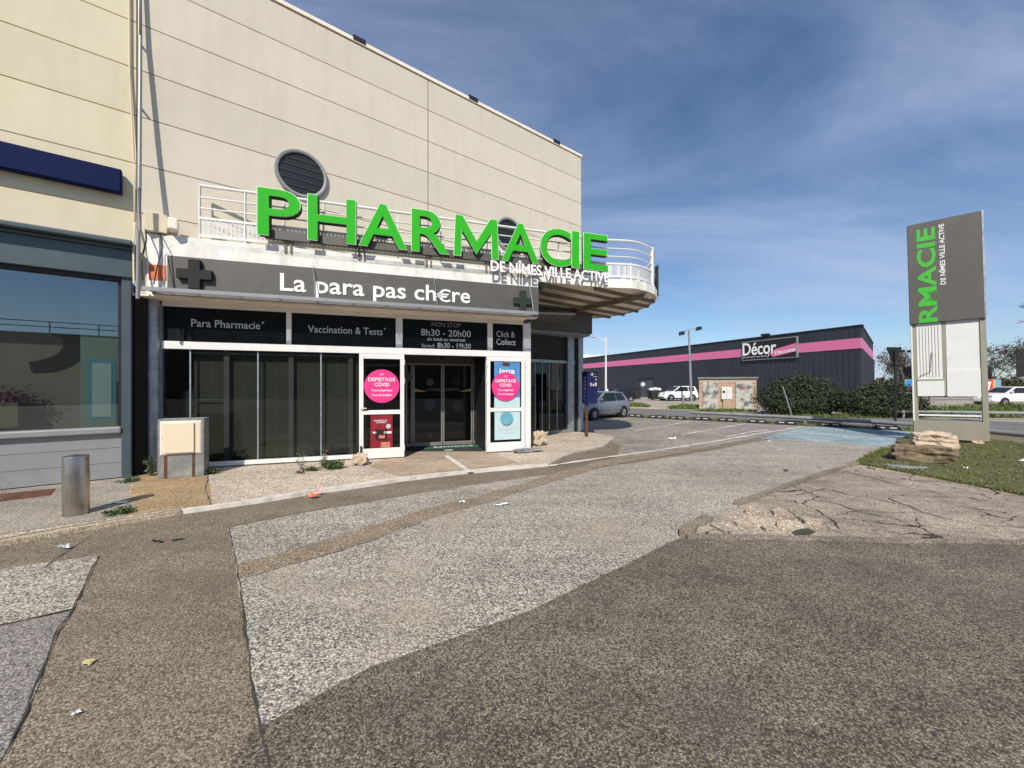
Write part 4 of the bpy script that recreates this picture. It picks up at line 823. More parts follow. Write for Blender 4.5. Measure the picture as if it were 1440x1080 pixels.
def rock(name, label, loc, size, rz, mat, seed, amp=.22, cat='stone', group=None, layered=0):
    bm = bmesh.new(); bmesh.ops.create_cube(bm, size=1.0); bmesh.ops.subdivide_edges(bm, edges=bm.edges, cuts=13, use_grid_fill=True)
    for v in bm.verts:
        c = v.co.copy(); rr = c.normalized()*.62; c = c.lerp(rr, .13)
        n_ = mnoise.noise(c*2.0+Vector((seed, seed*2, 0)))*amp+(mnoise.voronoi(c*3.2+Vector((seed, 0, 0)))[0][0]-.35)*amp*.9+mnoise.noise(c*5+Vector((seed, 0, 3)))*amp*.4+mnoise.noise(c*11+Vector((seed, 1, 3)))*amp*.16
        c += c.normalized()*n_
        if layered: k = math.sin(c.z*layered+mnoise.noise(c*3)*2.5); c.x *= 1+.018*k; c.y *= 1+.03*k
        v.co = Vector((c.x*size[0], c.y*size[1], c.z*size[2]))
    mz = min(v.co.z for v in bm.verts); bmesh.ops.translate(bm, verts=bm.verts, vec=(0, 0, -mz-.02*size[2]))
    me = bpy.data.meshes.new(name); bm.to_mesh(me); bm.free(); me.materials.append(mat)
    o = bpy.data.objects.new(name, me); sc.collection.objects.link(o); o.location = loc; o.rotation_euler = (0, 0, rz); return tag(o, label, cat, group)
rock('stone', 'beige stone holding the left door leaf open', PXG(506, 656, .034), (.24, .19, .16), .3, STONE, 3.1, .3)
rock('stone', 'tan stone propped against the right end of the pharmacy front', PXG(759, 628, .03), (.26, .24, .27), .5, STONE, 5.7, .3)
rock('paving_offcut', 'flat grey concrete piece on the ground at the foot of the right door post', PXG(742, 637.5, .03), (.62, .2, .06), .35, CONC, 8.2, .2, 'slab')
rock('stone_block', 'long mossy stone block lying on the grass before the totem', PXG(1297, 651, .03), (.80, .36, .27), -.62, STONE2, 1.3, .2, 'stone block')
rock('stone_block', 'pale pink layered rock lying on the mossy block', (9.1, 8.30, .20), (.56, .40, .30), -.5, STONE, 2.9, .26, 'stone block', layered=17)
rock('flat_stone', 'thin flat pale stone half buried in the grass before the mossy block', PXG(1272, 661, .025), (.5, .12, .05), -.5, CONC, 4.4, .2, 'stone')
# weeds
def weed(label, loc, h, n, spread, leaf, mat=None, group='weeds on the pavement'):
    t = thing('weed', label, 'weed', loc, 0, group); st = MB(); lv = MB()
    for k in range(n):
        a = random.uniform(0, 6.28); d = random.random()*spread; x, y = d*math.cos(a), d*math.sin(a); hh = h*random.uniform(.5, 1)
        top = Vector((x+random.gauss(0, h*.15), y+random.gauss(0, h*.15), hh)); st.tube([(x*.5, y*.5, -.01), (x*.8, y*.8, hh*.5), top], .0035, 4, .0015)
        for j in range(14):
            f = random.random()**.8; p = Vector((x*.5, y*.5, 0)).lerp(top, f)+Vector((random.gauss(0, leaf), random.gauss(0, leaf), random.gauss(0, leaf*.5))); p.z = max(p.z, .004)
            nn = Vector((random.gauss(0, 1), random.gauss(0, 1), random.gauss(.6, 1))).normalized(); leaf_quad(lv, p, nn, leaf*random.uniform(.5, 1.1))
    st.build('stem', mat or WEEDM, t); lv.build("leaf", mat or WEEDM, t, fix=False)
DRYM = leafmat('dry_weed', (.12, .11, .06, 1), (.34, .32, .22, 1))
weed('tall thin pale weed growing in front of the dark shop window', PXG(424, 664, .03), .34, 7, .10, .022, DRYM)
weed('second pale tall weed beside the low green clump', PXG(454, 658, .03), .36, 8, .10, .022, DRYM)
weed('low dark green weed clump by the stone at the door', PXG(468, 661, .03), .15, 60, .26, .03)
weed('small green weed strip at the foot of the shop window', PXG(438, 664, .03), .08, 22, .18, .022)
weed('green weed at the foot of the galvanised downpipe', PXG(212, 672, .03), .36, 12, .08, .03)
weed('low green weed at the foot of the blue grey pilaster', PXG(184, 680, .034), .07, 22, .16, .022)
weed('grassy tuft in the pavement joint beside the bollard', PXG(172, 726, .034), .07, 40, .16, .02)
weed('dry bare weed by the grey kick panel', PXG(148, 676, .034), .26, 9, .12, .012, DRYM)
weed('thin dry weed at the far left of the kick panel', PXG(6, 706, .034), .24, 4, .04, .012, DRYM)
weed('green weed at the side of the cream cabinet', PXG(300, 668, .034), .08, 20, .13, .025)
# litter
def litter(name, label, u, v, size, mat, seed, z=.012):
    random.seed(seed); n = 7; mb = MB(); g = [[None]*n for _ in range(n)]; vs = []
    for i in range(n):
        for j in range(n):
            x, y = (i/(n-1)-.5)*size[0], (j/(n-1)-.5)*size[1]; vs.append((x+random.gauss(0, size[0]*.04), y+random.gauss(0, size[1]*.04), abs(mnoise.noise((x*25+seed, y*25, seed)))*size[2]*1.8+random.random()*size[2]*.3))
    mb.add(vs, [(i*n+j, (i+1)*n+j, (i+1)*n+j+1, i*n+j+1) for i in range(n-1) for j in range(n-1)])
    return single(mb, name, mat, label, 'litter', PXG(u, v, z), random.uniform(-.5, .8))
litter('wrapper', 'crumpled orange wrapper lying on the white kerb', 440, 701, (.13, .085, .04), ORLIT, 2, .03); litter('wrapper', 'crumpled pink wrapper lying against the orange one', 448, 697, (.075, .06, .075), FLESH, 3, .05)
litter('plastic_bag', 'crumpled clear plastic on the tan asphalt by the kerb', 91, 773, (.075, .06, .04), PLASTIC, 4); litter('paper_scrap', 'long white paper strip on the pale asphalt', 706, 711, (.2, .06, .02), WTEXT, 5)
litter('paper_scrap', 'tiny white paper scrap left of the long paper strip', 650, 708, (.08, .05, .02), WTEXT, 6); litter('paper_scrap', 'white paper folded upright near the long white line', 945, 619, (.2, .1, .07), WTEXT, 7, .016)
litter('leaf', 'yellowish dry leaf on the tan asphalt', 124, 934, (.055, .045, .015), pm('dry_leaf', lin(206, 196, 130, .8), .7), 8, .005); litter('paper_scrap', 'white scrap in the bollard shadow', 167, 711, (.2, .06, .02), WTEXT, 9, .036)
litter('debris', 'dark flake of rubber on the tan asphalt', 222, 763, (.12, .03, .02), BLACKR, 10, .004); litter('debris', 'small dark flake beside the larger rubber flake', 250, 760, (.1, .03, .02), BLACKR, 11, .004)
litter('paper_scrap', 'white scrap on the grass beside the mossy block', 1358, 663, (.1, .06, .03), WTEXT, 12, .05); litter('paper_scrap', 'tiny crumpled paper in the lower left of the tan asphalt', 108, 1006, (.035, .03, .02), PLASTIC, 13, .004)
litter('paper_scrap', 'small white scrap on the far pale asphalt', 1081, 622, (.12, .07, .03), WTEXT, 14, .012); litter('paper_scrap', 'white scrap on the pale asphalt before the blue bay', 1100, 634, (.09, .06, .02), WTEXT, 15, .012)
litter('debris', 'dark pebble on the pale asphalt near the island kerb', 1105, 663, (.08, .06, .04), BLACKR, 16, .008)
litter('paper_scrap', 'pale scrap far right on the grass', 1437, 652, (.12, .06, .03), WTEXT, 17, .05); litter('debris', 'brown debris at the edge of the weed strip', 421, 668, (.16, .08, .05), RUST, 18, .03)
dsn = MB(); q_ = PX((-60, 704), (78, 691), (70, 700), (-60, 717)); dsn.prism(q_, .035, .042)
single(dsn, 'drain_cover', RUST, 'rusty drain cover strip at the foot of the kick panel', 'drain cover')
# info board on a rusty post
ib = thing('information_board', 'dark blue information board with small pictograms on a rusty post at the building corner', 'sign', ((825-720)/FPX*11.75, 11.75, .0), R(28))
MB().tube([(0, 0, 0), (0, 0, 1.1)], .045, 10).build('post', RUST, ib, smooth=True)
NB = pm('blue_board', (.010, .012, .075, 1), .4, var=.2, scale=5)
MB().box(-.08, .32, -.13, .13, 1.05, 2.02).build('board', NB, ib, bevel=.006)
pg = MB()
for x_, z_, w_, h_ in ((.04, 1.9, .1, .08), (.2, 1.93, .035, .04), (.16, 1.85, .03, .03), (.24, 1.85, .04, .03), (.23, 1.76, .05, .035), (.03, 1.58, .05, .1), (.12, 1.58, .06, .07), (.21, 1.58, .07, .11)): pg.box(x_, x_+w_, -.135, -.1305, z_, z_+h_)
pg.build('pictogram', GTEXT, ib)
tx = MB()
for k in range(7): tx.box(-.085, -.0805, -.04-.01*(k % 2), .03, 1.15+k*.11, 1.2+k*.11)
tx.build('side_print', GREY, ib)
# ------------------------------------------------------------------ totem
T = Frame((11.6, 11.08), (.749, -.663)); TW = 1.39
to = thing('totem_sign', 'tall roadside totem with dark grey panel, green vertical letters and broken white boards below', 'sign', (T.o.x, T.o.y, .03), T.a); to.rotation_euler = (0, R(-1.2), T.a)
MB().box(0, TW, -.03, .14, .06, .56).build('plinth', TAUPE, to, bevel=.004)
MB().box(.02, .11, .03, .13, .561, 3.33).build('post', TAUPE, to); MB().box(TW-.10, TW+.005, .0, .13, .561, 3.33).build('post', TAUPE, to)
MB().box(0, .03, .0, .10, .561, 3.33).build('edge_profile', ALU, to)
MB().box(-.01, TW-.025, -.06, .13, 3.34, 6.2).build('panel', GREY, to, bevel=.004); MB().box(TW-.024, TW+.012, -.065, .13, 3.34, 6.205).build('edge_profile', GALV, to)
ts = lambda u: T.s_(u+4, .06)
text('lettering', 'RMACIE', pm('sign_green', (.05, .42, .03, 1), .45, var=.05), to, ts(1293), ts(1320), 3.345, 6.02, -.0605, .006, .03, rot=True)
text('lettering', 'DE NÎMES VILLE ACTIVE', WTEXT, to, ts(1323.5), ts(1333), 4.36, 6.05, -.0605, .006, .012, rot=True)
xm0, xm1 = .60, .68
MB().box(xm0, xm1, .02, .12, 1.3, 3.33).build('post', TAUPE, to)
MB().box(.112, xm0-.002, .02, .10, 1.74, 3.335).build('light_box', PLY, to); gm = MB()
for k in range(7): xx = .17+k*.06; gm.box(xx-.003, xx+.003, .012, .0195, 1.80, 3.24)
gm.build('light_box_ribs', GROOVE, to); MB().box(.11, xm0, -.01, .1, 1.70, 1.739).build('ledge', TAUPE, to)
MB().box(.10, xm0+.02, .0, .018, 1.26, 1.69).build('board', PLY, to); MB().box(xm1-.01, TW-.115, .0, .018, 1.25, 1.97).build('board', PLY, to); MB().box(xm1+.003, TW-.102, .03, .05, 1.96, 3.335).build('board', PLY, to)
cw_ = MB().tube([(.40, -.005, 2.5), (.36, -.01, 1.95), (.2, -.012, 1.86), (.14, -.012, 1.8)], .006, 5); cw_.build('loose_wire', BLACK, to)
MB().box(.05, TW-.1, .03, .08, .70, .745).build('crossbar', ALU, to)
for x_, w_ in ((.0, .1), (1.08, .2)): rock('stone', 'flat stone wedged under the %s end of the totem plinth' % ('left' if x_ == 0 else 'right'), (*T.pt(x_+w_/2, -.03)[:2], .02), (w_, .16, .09), T.a, STONE, x_+6, .15)
# ------------------------------------------------------------------ rails, wheel stops, posts
def rail(name, label, pts, z, r, mat, step, grp='low rails along the road'):
    t = thing(name, label, 'guard rail', (*pts[0], 0), 0, grp); o = (*pts[0], 0)
    MB(o).tube([(*p, z) for p in pts], r, 10).build('rail', mat, t, smooth=True)
    acc = .3
    for a, b in zip(pts[:-1], pts[1:]):
        a, b = Vector(a), Vector(b); L_ = (b-a).length; d = (b-a)/L_
        while acc < L_: p = a+d*acc; MB(o).box(p.x-.045, p.x+.045, p.y-.03, p.y+.03, 0, z-r*.6).build('post', mat, t); acc += step
        acc -= L_
    return t
RAILM = pm('grey_rail', (.30, .30, .30, 1), .5, .3, var=.2, scale=3)
rail('guard_rail', 'low grey tubular rail behind the wheel stops and the totem', [(8.9, 19.0), (11.3, 16.75), (13.35, 14.15), (13.95, 12.4), (13.9, 10.6), (14.6, 7.5)], .26, .075, RAILM, 2.1)
rail('guard_rail', 'pale low rail on the far side of the road behind the totem', [(18.6, 18.6), (23, 17.6), (34, 15.6)], .34, .07, LGREY, 3.0)
ws0 = None
for i, (u, v) in enumerate(((894, 587), (923.5, 588.5), (952.6, 590), (987, 591.2), (1022, 593), (1065, 595.3), (1105.5, 597.3), (1167.5, 600.3), (1247, 605))):
    words = ['first wheel stop next to the silver car', 'second wheel stop from the silver car', 'third wheel stop from the silver car', 'wheel stop by the left end of the grey rail', 'wheel stop in front of the left metal hut door', 'wheel stop left of the leaning post', 'wheel stop under the leaning post', 'wheel stop at the left edge of the blue bay', 'wheel stop at the foot of the triangular sign']
    lab = 'black rubber %s with two pale patches' % words[i]
    if ws0 is None:
        ws0 = thing('wheel_stop', lab, 'wheel stop', (0, 0, 0), 0, 'wheel stops along the parking bays')
        MB().prism_y([(-.41, 0), (.41, 0), (.36, .08), (.29, .15), (-.29, .15), (-.36, .08)], -.08, .08).build('body', BLACKR, ws0, bevel=.008)
        for x_ in (-.155, .155): MB().box(x_-.09, x_+.09, -.086, -.0805, .07, .11).build('reflector', pm('dull_white', (.5, .49, .46, 1), .6), ws0)
        o = ws0
    else: o = copy_tree(ws0); o['label'] = lab
    o.location = (*G(u, v), .006); o.rotation_euler = (0, 0, math.atan2(WD.y, WD.x)+random.uniform(-.05, .05))
yl = thing('road_sign', 'triangular road sign seen from behind on a thin black post', 'road sign', (13.6, 13.62, 0), .1)
MB().tube([(0, 0, 0), (0, 0, 2.85)], .035, 10).build('post', BLACK, yl, smooth=True)
MB().prism_y([(-.29, 2.93), (.29, 2.93), (.27, 2.96), (-.27, 2.96)], .03, .05).prism_y([(-.31, 2.93), (.31, 2.93), (.03, 2.40), (-.03, 2.40)], .036, .055).build('plate', BLACK, yl); MB().box(-.14, .14, .03, .06, 2.26, 2.36).build('bracket', BLACK, yl)
lp = thing('leaning_post', 'thin pale metal post leaning in front of the big bush', 'post', (*G(1115, 589), 0))
MB().tube([(0, 0, 0), (-.42, .1, 1.55)], .03, 8).build('post', LGREY, lp, smooth=True)
for i, (u, v, h) in enumerate(((903, 584.5, .32), (938, 585.5, .42))): single(MB().tube([(0, 0, 0), (0, 0, h)], .05, 8), 'marker_post', CONC, ('short grey marker post behind the first wheel stop', 'pale marker post behind the third wheel stop')[i], 'post', (*G(u, v), 0), smooth=True)
single(MB().tube([(0, 0, 0), (0, 0, .75)], .12, 8).lathe([(.12, .75), (.0, .8)], n=8), 'concrete_post', CONC, 'stubby concrete post beside the floodlight mast', 'post', ((961-720)/FPX*33, 33, 0), smooth=True)
es = thing('road_sign', 'dark square sign seen from behind at the right edge', 'road sign', (20.6, 15.2, 0), -.6)
MB().tube([(0, 0, 0), (0, 0, 2.85)], .04, 8).build('post', BLACK, es); MB().box(-.42, .42, -.05, -.02, 1.95, 2.85).build('plate', BLACK, es)
# ------------------------------------------------------------------ lamps
l1 = thing('street_lamp', 'white street lamp with one curved arm behind the silver hatchback', 'street lamp', ((852-720)/FPX*33, 33, 0))
MB().tube([(0, 0, 0), (0, 0, 5.75)], .09, 10, .07).build('pole', WHITE, l1, smooth=True)
MB().tube([(0, 0, 5.3), (-.25, 0, 5.55), (-.7, 0, 5.72), (-1.0, 0, 5.75)], .035, 6).build('arm', WHITE, l1, smooth=True); MB().box(-1.3, -.85, -.1, .1, 5.71, 5.8).build('lantern', GALV, l1, bevel=.02); MB().box(-.05, .18, -.1, .1, .9, 1.3).build('box', WHITE, l1)
l2 = thing('street_lamp', 'tall grey mast with two dark floodlights on a crossbar near the white suv', 'street lamp', ((972.5-720)/FPX*36.5, 36.5, 0)); l2.rotation_euler = (0, R(-2.2), 0)
MB().tube([(0, 0, 0), (0, 0, 6.85)], .13, 10, .085).build('pole', GALV, l2, smooth=True); MB().bar((-.7, 0, 6.75), (.75, 0, 7.05), .08, .08).build('crossbar', GALV, l2)
for x_, z_ in ((-.68, 6.6), (.95, 7.0)):
    MB().prism_y([(x_-.2, z_-.22), (x_+.22, z_-.15), (x_+.2, z_+.16), (x_-.2, z_+.12)], -.2, .2).build('floodlight', BLACK, l2)
l3 = thing('street_lamp', 'distant mast with two small floodlights behind the triangular sign', 'street lamp', ((1274-720)/FPX*62, 62, 0))
MB().tube([(0, 0, 0), (0, 0, 7.0)], .1, 8).build('pole', GALV, l3); MB().bar((-.6, 0, 6.95), (.6, 0, 6.95), .1, .1).build('crossbar', GALV, l3)
for x_ in (-.6, .6): MB().box(x_-.25, x_+.25, -.2, .2, 6.95, 7.3).build('floodlight', BLACK, l3)
# ------------------------------------------------------------------ dark warehouse
D = Frame((12.2, 65.9), (26.9-12.2, 29.6-65.9)); da = D.a; DL = (Vector((26.9, 29.6))-D.o).length
dk = thing('warehouse', 'long anthracite metal clad warehouse with a pink stripe and shop sign', 'warehouse', (D.o.x, D.o.y, 0), da)
SIDE = Vector((10.6, 10.5)); SL = SIDE.length; e_ = Vector((26.9, 29.6))
ls2 = lambda p: ((Vector(p)-D.o).dot(D.d), (Vector(p)-D.o).dot(-D.n))
c_ = ls2(e_); e2 = ls2(e_+SIDE*1.2); far = (-25, e2[1]+8)
foot = [(-25, 0), c_, e2, (e2[0]-20, e2[1]+20), (-25, 40)]
MB().prism(foot, 0, 6.2).build('wall', DECOR, dk)
rb = MB()
k = -25.0
while k < DL: rb.box(k, k+.07, -.045, 0, .02, 4.46).box(k, k+.07, -.045, 0, 5.28, 6.2); k += .42
sdv = (Vector(e2)-Vector(c_)).normalized(); sn = Vector((sdv.y, -sdv.x)); sn = sn if sn.dot(Vector((1, -1))) > 0 else -sn
k = .2
while k < SL*1.2:
    p = Vector(c_)+sdv*k; q = p+sdv*.07; 
    for z_ in ((.02, 4.46), (5.28, 6.2)): rb.prism([p, q, q+sn*.045, p+sn*.045], *z_)
    k += .42
rb.build('cladding_ribs', DECOR, dk)
MB().box(-25, DL+.03, -.06, -.002, 4.47, 5.27).build('stripe', PINKB, dk); p, q = Vector(c_), Vector(e2); MB().prism([p+sn*.002, q+sn*.002, q+sn*.06, p+sn*.06], 4.47, 5.27).build('stripe', PINKB, dk)
MB().box(-25, DL+.05, -.09, .3, 6.201, 6.30).prism([p, q, q+sn*.09, p+sn*.09], 6.201, 6.3).build('roof_trim', BLACK, dk)
d0, d1 = D.s_(900), D.s_(918)
dd = MB().box(d0, d1, -.08, .0, .02, 2.45).build('door', pm('grey_double_door', lin(78, 84, 92, .8), .5), dk); MB().box((d0+d1)/2-.02, (d0+d1)/2+.02, -.09, -.081, .05, 2.4).build('door_gap', BLACK, dd)
MB().disc_y(((d0*.72+d1*.28), 1.75), .28, -.092, -.081, 20, 1.6).build('notice', WTEXT, dd); MB().box(d0-.15, d1+.15, -.2, -.05, 2.46, 2.6).build('door_canopy', BLACK, dk)
g0, g1 = D.s_(1043.5, .2), D.s_(1121.5, .2)
sg = thing('shop_sign', 'large black rectangular shop sign with white and pink lettering on the warehouse wall', 'sign', (D.o.x, D.o.y, 0), da)
MB().box(g0, g1, -.22, -.07, 4.06, 5.93).build('frame', LGREY, sg); MB().box(g0+.1, g1-.1, -.235, -.221, 4.14, 5.86).build('board', BLACK, sg)
gw = g1-g0; gx = lambda u: D.s_(u, .24)
text('lettering', 'Décor', WTEXT, sg, gx(1044.6), gx(1091.5), 4.55, 5.78, -.2355, .03, .012)
sl = (5.25-4.85)/(gx(1119)-gx(1083))
fl_ = MB(); x0, x1, xn = gx(1087), gx(1119.5), gx(1082); fl_.prism_y([(xn, 4.62), (x0, 4.24), (x1, 4.62), (x1, 5.33), (x0+.3, 4.98)], -.245, -.2355); fl_.build('ribbon', PINKB, sg)
text('lettering', 'Discount', WTEXT, sg, gx(1090), gx(1118.5), 4.42, 4.78, -.2455, .02, .008, skew=.11)
text('lettering', 'des prix pour vos décos', GTEXT, sg, gx(1045), gx(1078), 4.28, 4.46, -.2355, .02, .004)
MB().tube([(gx(1080), -.26, 4.66), (gx(1081.5), -.26, 4.4), (gx(1079), -.26, 4.28)], .03, 5).build('flourish', WTEXT, sg)
for u in (1077,): MB().box(D.s_(u)-.3, D.s_(u)+.3, -.3, .2, 6.31, 6.5).build('roof_floodlight', BLACK, dk)
MB().prism([Vector(e2)+sdv*.02, Vector(e2)+sdv*5, Vector(e2)+sdv*5-sn*6, Vector(e2)+sdv*.02-sn*6], 0, 4.6).build('rear_wing', BLACK, dk)
wr = thing('warehouse', 'low white roofed warehouse behind the dark one', 'warehouse', (8, 100, 0))
MB().box(-22, 22, 0, 30, 0, 8.6).build('wall', DECOR, wr); MB().prism_y([(-22.5, 8.6), (22.5, 8.6), (22.5, 9.2), (2, 9.9), (-22.5, 9.2)], -.5, 30).build('roof', WHITE, wr)
ra = MB()
for k in range(26): ra.tube([(-20+k*1.6, 1, 9.0), (-20+k*1.6+.7, 1, 10.3)], .06, 4)
ra.build('roof_struts', LGREY, wr)
# ------------------------------------------------------------------ utility hut
h0, h1 = Vector(G(983, 576.2)), Vector(G(1064, 578.3)); H = Frame(h0, h1-h0); HW = (h1-h0).length
hu = thing('utility_hut', 'small block utility hut with two peeling metal doors', 'hut', (h0.x, h0.y, 0), H.a)
hm = MB()
for r_ in range(7): hm.box(-.0+.0, HW, .012, 2.6, r_*.29+.0, r_*.29+.274)
hm.box(.02, HW-.02, .03, 2.58, 0, 2.02)
hm.build('wall', BLOCK, hu); MB().box(-.08, HW+.08, -.08, 2.7, 2.03, 2.13).build('roof', CONC, hu)
hs = lambda u: H.s_(u)
for u0, u1 in ((988.5, 1009.5), (1034.5, 1058)): 
    pd = MB().box(hs(u0), hs(u1), -.05, .011, .04, 1.84).build('door', PEEL, hu, bevel=.004); MB().box(hs(u0)+.06, hs(u1)-.06, -.056, -.0505, .1, 1.78).build('panel', PEEL, pd)
mbx = MB().box(hs(1014.5), hs(1029.5), -.14, .011, .72, 1.5).build('meter_box', PLY, hu, bevel=.006); a_ = (hs(1014.5)+hs(1029.5))/2
MB().box(a_-.005, a_+.005, -.147, -.1405, .76, 1.46).box(a_-.24, a_-.1, -.147, -.1405, 1.12, 1.26).build('hatch', DGREY, mbx)
MB().box(hs(1017), hs(1028), -.12, .011, 0, .70).build('pedestal', BLOCK, hu)
gz = MB()
for k in range(9):
    x_ = hs(1013.5)+k*.065; gz.bar((x_, .009, 1.55+.03*(k % 2)), (x_+.05, .009, 1.68-.03*(k % 3)), .008, .03, up=(0, 1, 0))
gz.build('graffiti', REDT, hu)
gz = MB(); x_ = hs(1040)
for k in range(3): gz.lathe([(.06, -.060), (.085, -.060)], (x_+k*.17, 0, 1.45), 12, 'Y')
gz.build('graffiti', REDT, hu)
# ------------------------------------------------------------------ plants
def crown(mb, blobs, n, leaf, shell=.45):
    tot = sum(r[0]*r[1]*r[2] for _, r in blobs)
    for c, r in blobs:
        for k in range(int(n*r[0]*r[1]*r[2]/tot)):
            d = Vector((random.gauss(0, 1), random.gauss(0, 1), random.gauss(0, 1))).normalized(); q = random.random()**shell
            f = 1+.38*mnoise.noise(d*2.6+Vector(c)); p = Vector((d.x*r[0], d.y*r[1], d.z*r[2]))*q*f+Vector(c)
            if p.z < .03: continue
            nn = (d+Vector((random.gauss(0, .7), random.gauss(0, .7), random.gauss(.2, .7)))).normalized(); leaf_quad(mb, p, nn, leaf*random.uniform(.6, 1.3))
    return mb
def bush(label, loc, blobs, n, leaf, mat, group=None):
    t = thing('bush', label, 'bush', loc, 0, group); crown(MB(), blobs, n, leaf).build('foliage', mat, t, fix=False)
    st = MB()
    for c, r in blobs: st.tube([(c[0]*.3, c[1]*.3, 0), (c[0]*.8, c[1]*.8, c[2]*.6), c], .05, 5, .015)
    st.build('stem', BARK, t); return t
def B(*q): return [((a, b, c), (d, e, f)) for a, b, c, d, e, f in q]
bush('big dark evergreen bush beside the block hut', ((1125-720)/FPX*21, 21, 0), B((-1.3, 0, .8, 1.15, 1.2, .95), (-.3, .2, 1.25, 1.2, 1.2, 1.05), (.7, 0, 1.1, 1.2, 1.2, 1.0), (1.6, 0, .75, 1.1, 1.1, .85), (0, -.4, .6, 2.2, 1.1, .7), (-.9, 0, 1.7, .5, .5, .5), (.2, 0, 1.95, .5, .5, .45)), 15000, .075, BUSHM)
bush('wide dark evergreen bush left of the totem', ((1240-720)/FPX*19.5, 19.5, 0), B((-1.2, 0, .75, 1.0, 1.0, .8), (0, .2, .95, 1.2, 1.1, .85), (1.0, 0, .85, 1.0, 1.0, .8), (0, -.3, .5, 2.1, 1.0, .6)), 12000, .075, BUSHM)
def tree(label, loc, h, spread, seed, leafn, lmat, leaf=.16, name='bare_tree', depth=5, group=None, trunk=.13):
    random.seed(seed); t = thing(name, label, 'tree', loc, 0, group); tr_ = MB(); cr = MB(); tips = []; rmin = .012 if loc[1] < 40 else .03
    def grow(p, d, L_, r, lv):
        q = p+d*L_; mid = p.lerp(q, .5)+Vector((random.gauss(0, .05), random.gauss(0, .05), 0))*L_
        (tr_ if lv >= depth-1 else cr).tube([p, mid, q], max(r, rmin), 5 if lv > 2 else 3, max(r*.62, rmin))
        if lv == 0: tips.append(q); return
        for k in range(random.choice((2, 3, 3))):
            nd = (d+Vector((random.gauss(0, .48), random.gauss(0, .48), random.gauss(.12, .3)))*spread).normalized(); grow(q, nd, L_*random.uniform(.62, .85), r*.6, lv-1)
    grow(Vector((0, 0, 0)), Vector((random.gauss(0, .05), random.gauss(0, .05), 1)).normalized(), h*.30, trunk, depth)
    tr_.build('trunk', BARK, t); cr.build('branches', BARK, t, fix=False)
    if leafn:
        lf = MB()
        for k in range(leafn):
            p = random.choice(tips)*random.uniform(.72, 1.02)+Vector((random.gauss(0, .5), random.gauss(0, .5), random.gauss(0, .5))); leaf_quad(lf, p, Vector((random.gauss(0, 1), random.gauss(0, 1), random.gauss(0, 1))).normalized(), leaf*random.uniform(.6, 1.3))
        lf.build('foliage', lmat, t, fix=False)
    return t
tree('brown half bare tree just right of the dark warehouse', ((1240-720)/FPX*66, 66, 0), 8.0, 1.1, 21, 1800, BROWNL, .13, 'tree', 6, 'trees beyond the road')
tree('olive tinted tree behind the triangular sign', ((1262-720)/FPX*78, 78, 0), 7.0, 1.2, 22, 2400, OLIVEL, .15, 'tree', 6, 'trees beyond the road')
tree('low olive tree hidden partly by the totem', ((1300-720)/FPX*74, 74, 0), 7.0, 1.2, 23, 2400, OLIVEL, .15, 'tree', 6, 'trees beyond the road')
for i, (u, Y, h, sd_, m_, lb) in enumerate(((1380, 58, 8.2, 24, BROWNL, 'bare brown tree just right of the totem'), (1402, 62, 8.6, 25, BROWNL, 'taller thin brown tree second right of the totem'), (1424, 60, 8.0, 26, OLIVEL, 'olive tree third right of the totem'), (1446, 56, 8.6, 27, OLIVEL, 'olive tree at the right edge behind the white car'), (1340, 66, 7.6, 28, BROWNL, 'brown tree directly behind the totem'))):
    tree(lb, ((u-720)/FPX*Y, Y, 0), h, 1.15, sd_, 1300, m_, .11, 'tree', 6, 'trees beyond the road')
tree('bare tree reaching in from the right edge above the white car', (31.0, 21.5, 0), 6.6, 1.2, 31, 0, None, .1, 'bare_tree', 6, None, .16)
hd = thing('hedge', 'dense olive hedge along the far side behind the white car', 'hedge', ((1415-720)/FPX*52, 52, 0))
crown(MB(), B(*[(-17+k*2.6, 0, 1.3, 1.8, 1.2, 1.5+.4*math.sin(k*2.1)) for k in range(13)]), 14000, .2).build('foliage', leafmat('dark_olive', (.02, .022, .01, 1), (.09, .085, .035, 1)), hd, fix=False)
hd2 = thing('hedge', 'low brown hedge far right of the dark warehouse', 'hedge', ((1262-720)/FPX*72, 72, 0))
crown(MB(), B(*[(-9+k*2.6, 0, 1.3, 1.8, 1.2, 1.6+.4*math.sin(k*2.7)) for k in range(8)]), 6000, .22).build('foliage', OLIVEL, hd2, fix=False)
VP = [(18.5, 19.5), (24, 18.6), (40, 16.8), (60, 22), (60, 33), (36, 29), (22, 23)]
sheet('verge', VP, .016, SOIL, 'grassy verge behind the pale rail', .2, 1.0, 33); blades('grass', 'green grass on the verge behind the pale rail', VP, 14000, VERGE, .12, .42, .035, .016, .35)
def mound(label, u, v, rx, ry, h, n=900):
    x, y = G(u, v); t = MB()
    for k in range(n):
        a = random.uniform(0, 6.28); q = math.sqrt(random.random()); px, py = q*rx*math.cos(a), q*ry*math.sin(a); z = h*(1-q*q)*.7; s_ = random.uniform(.06, .2); t.add([(px-.04, py, 0), (px+.04, py, 0), (px+random.gauss(0, .12), py+random.gauss(0, .12), z+s_)], [(0, 1, 2)])
    o = t.build('grass', VERGE, fix=False); o.location = (x, y, .012); o['kind'] = 'stuff'; o['label'] = label; o['category'] = 'grass'
mound('green grass tuft at the corner by the black cars', 892, 572, 1.1, 1.1, .3); mound('green grass tuft left of the block hut', 968, 575, 1.4, .8, .3); mound('weeds at the foot of the block hut', 1020, 579, 1.9, .25, .12, 500)
mound('weeds at the foot of the big bushes', 1180, 587.5, 4.2, .3, .1, 500)
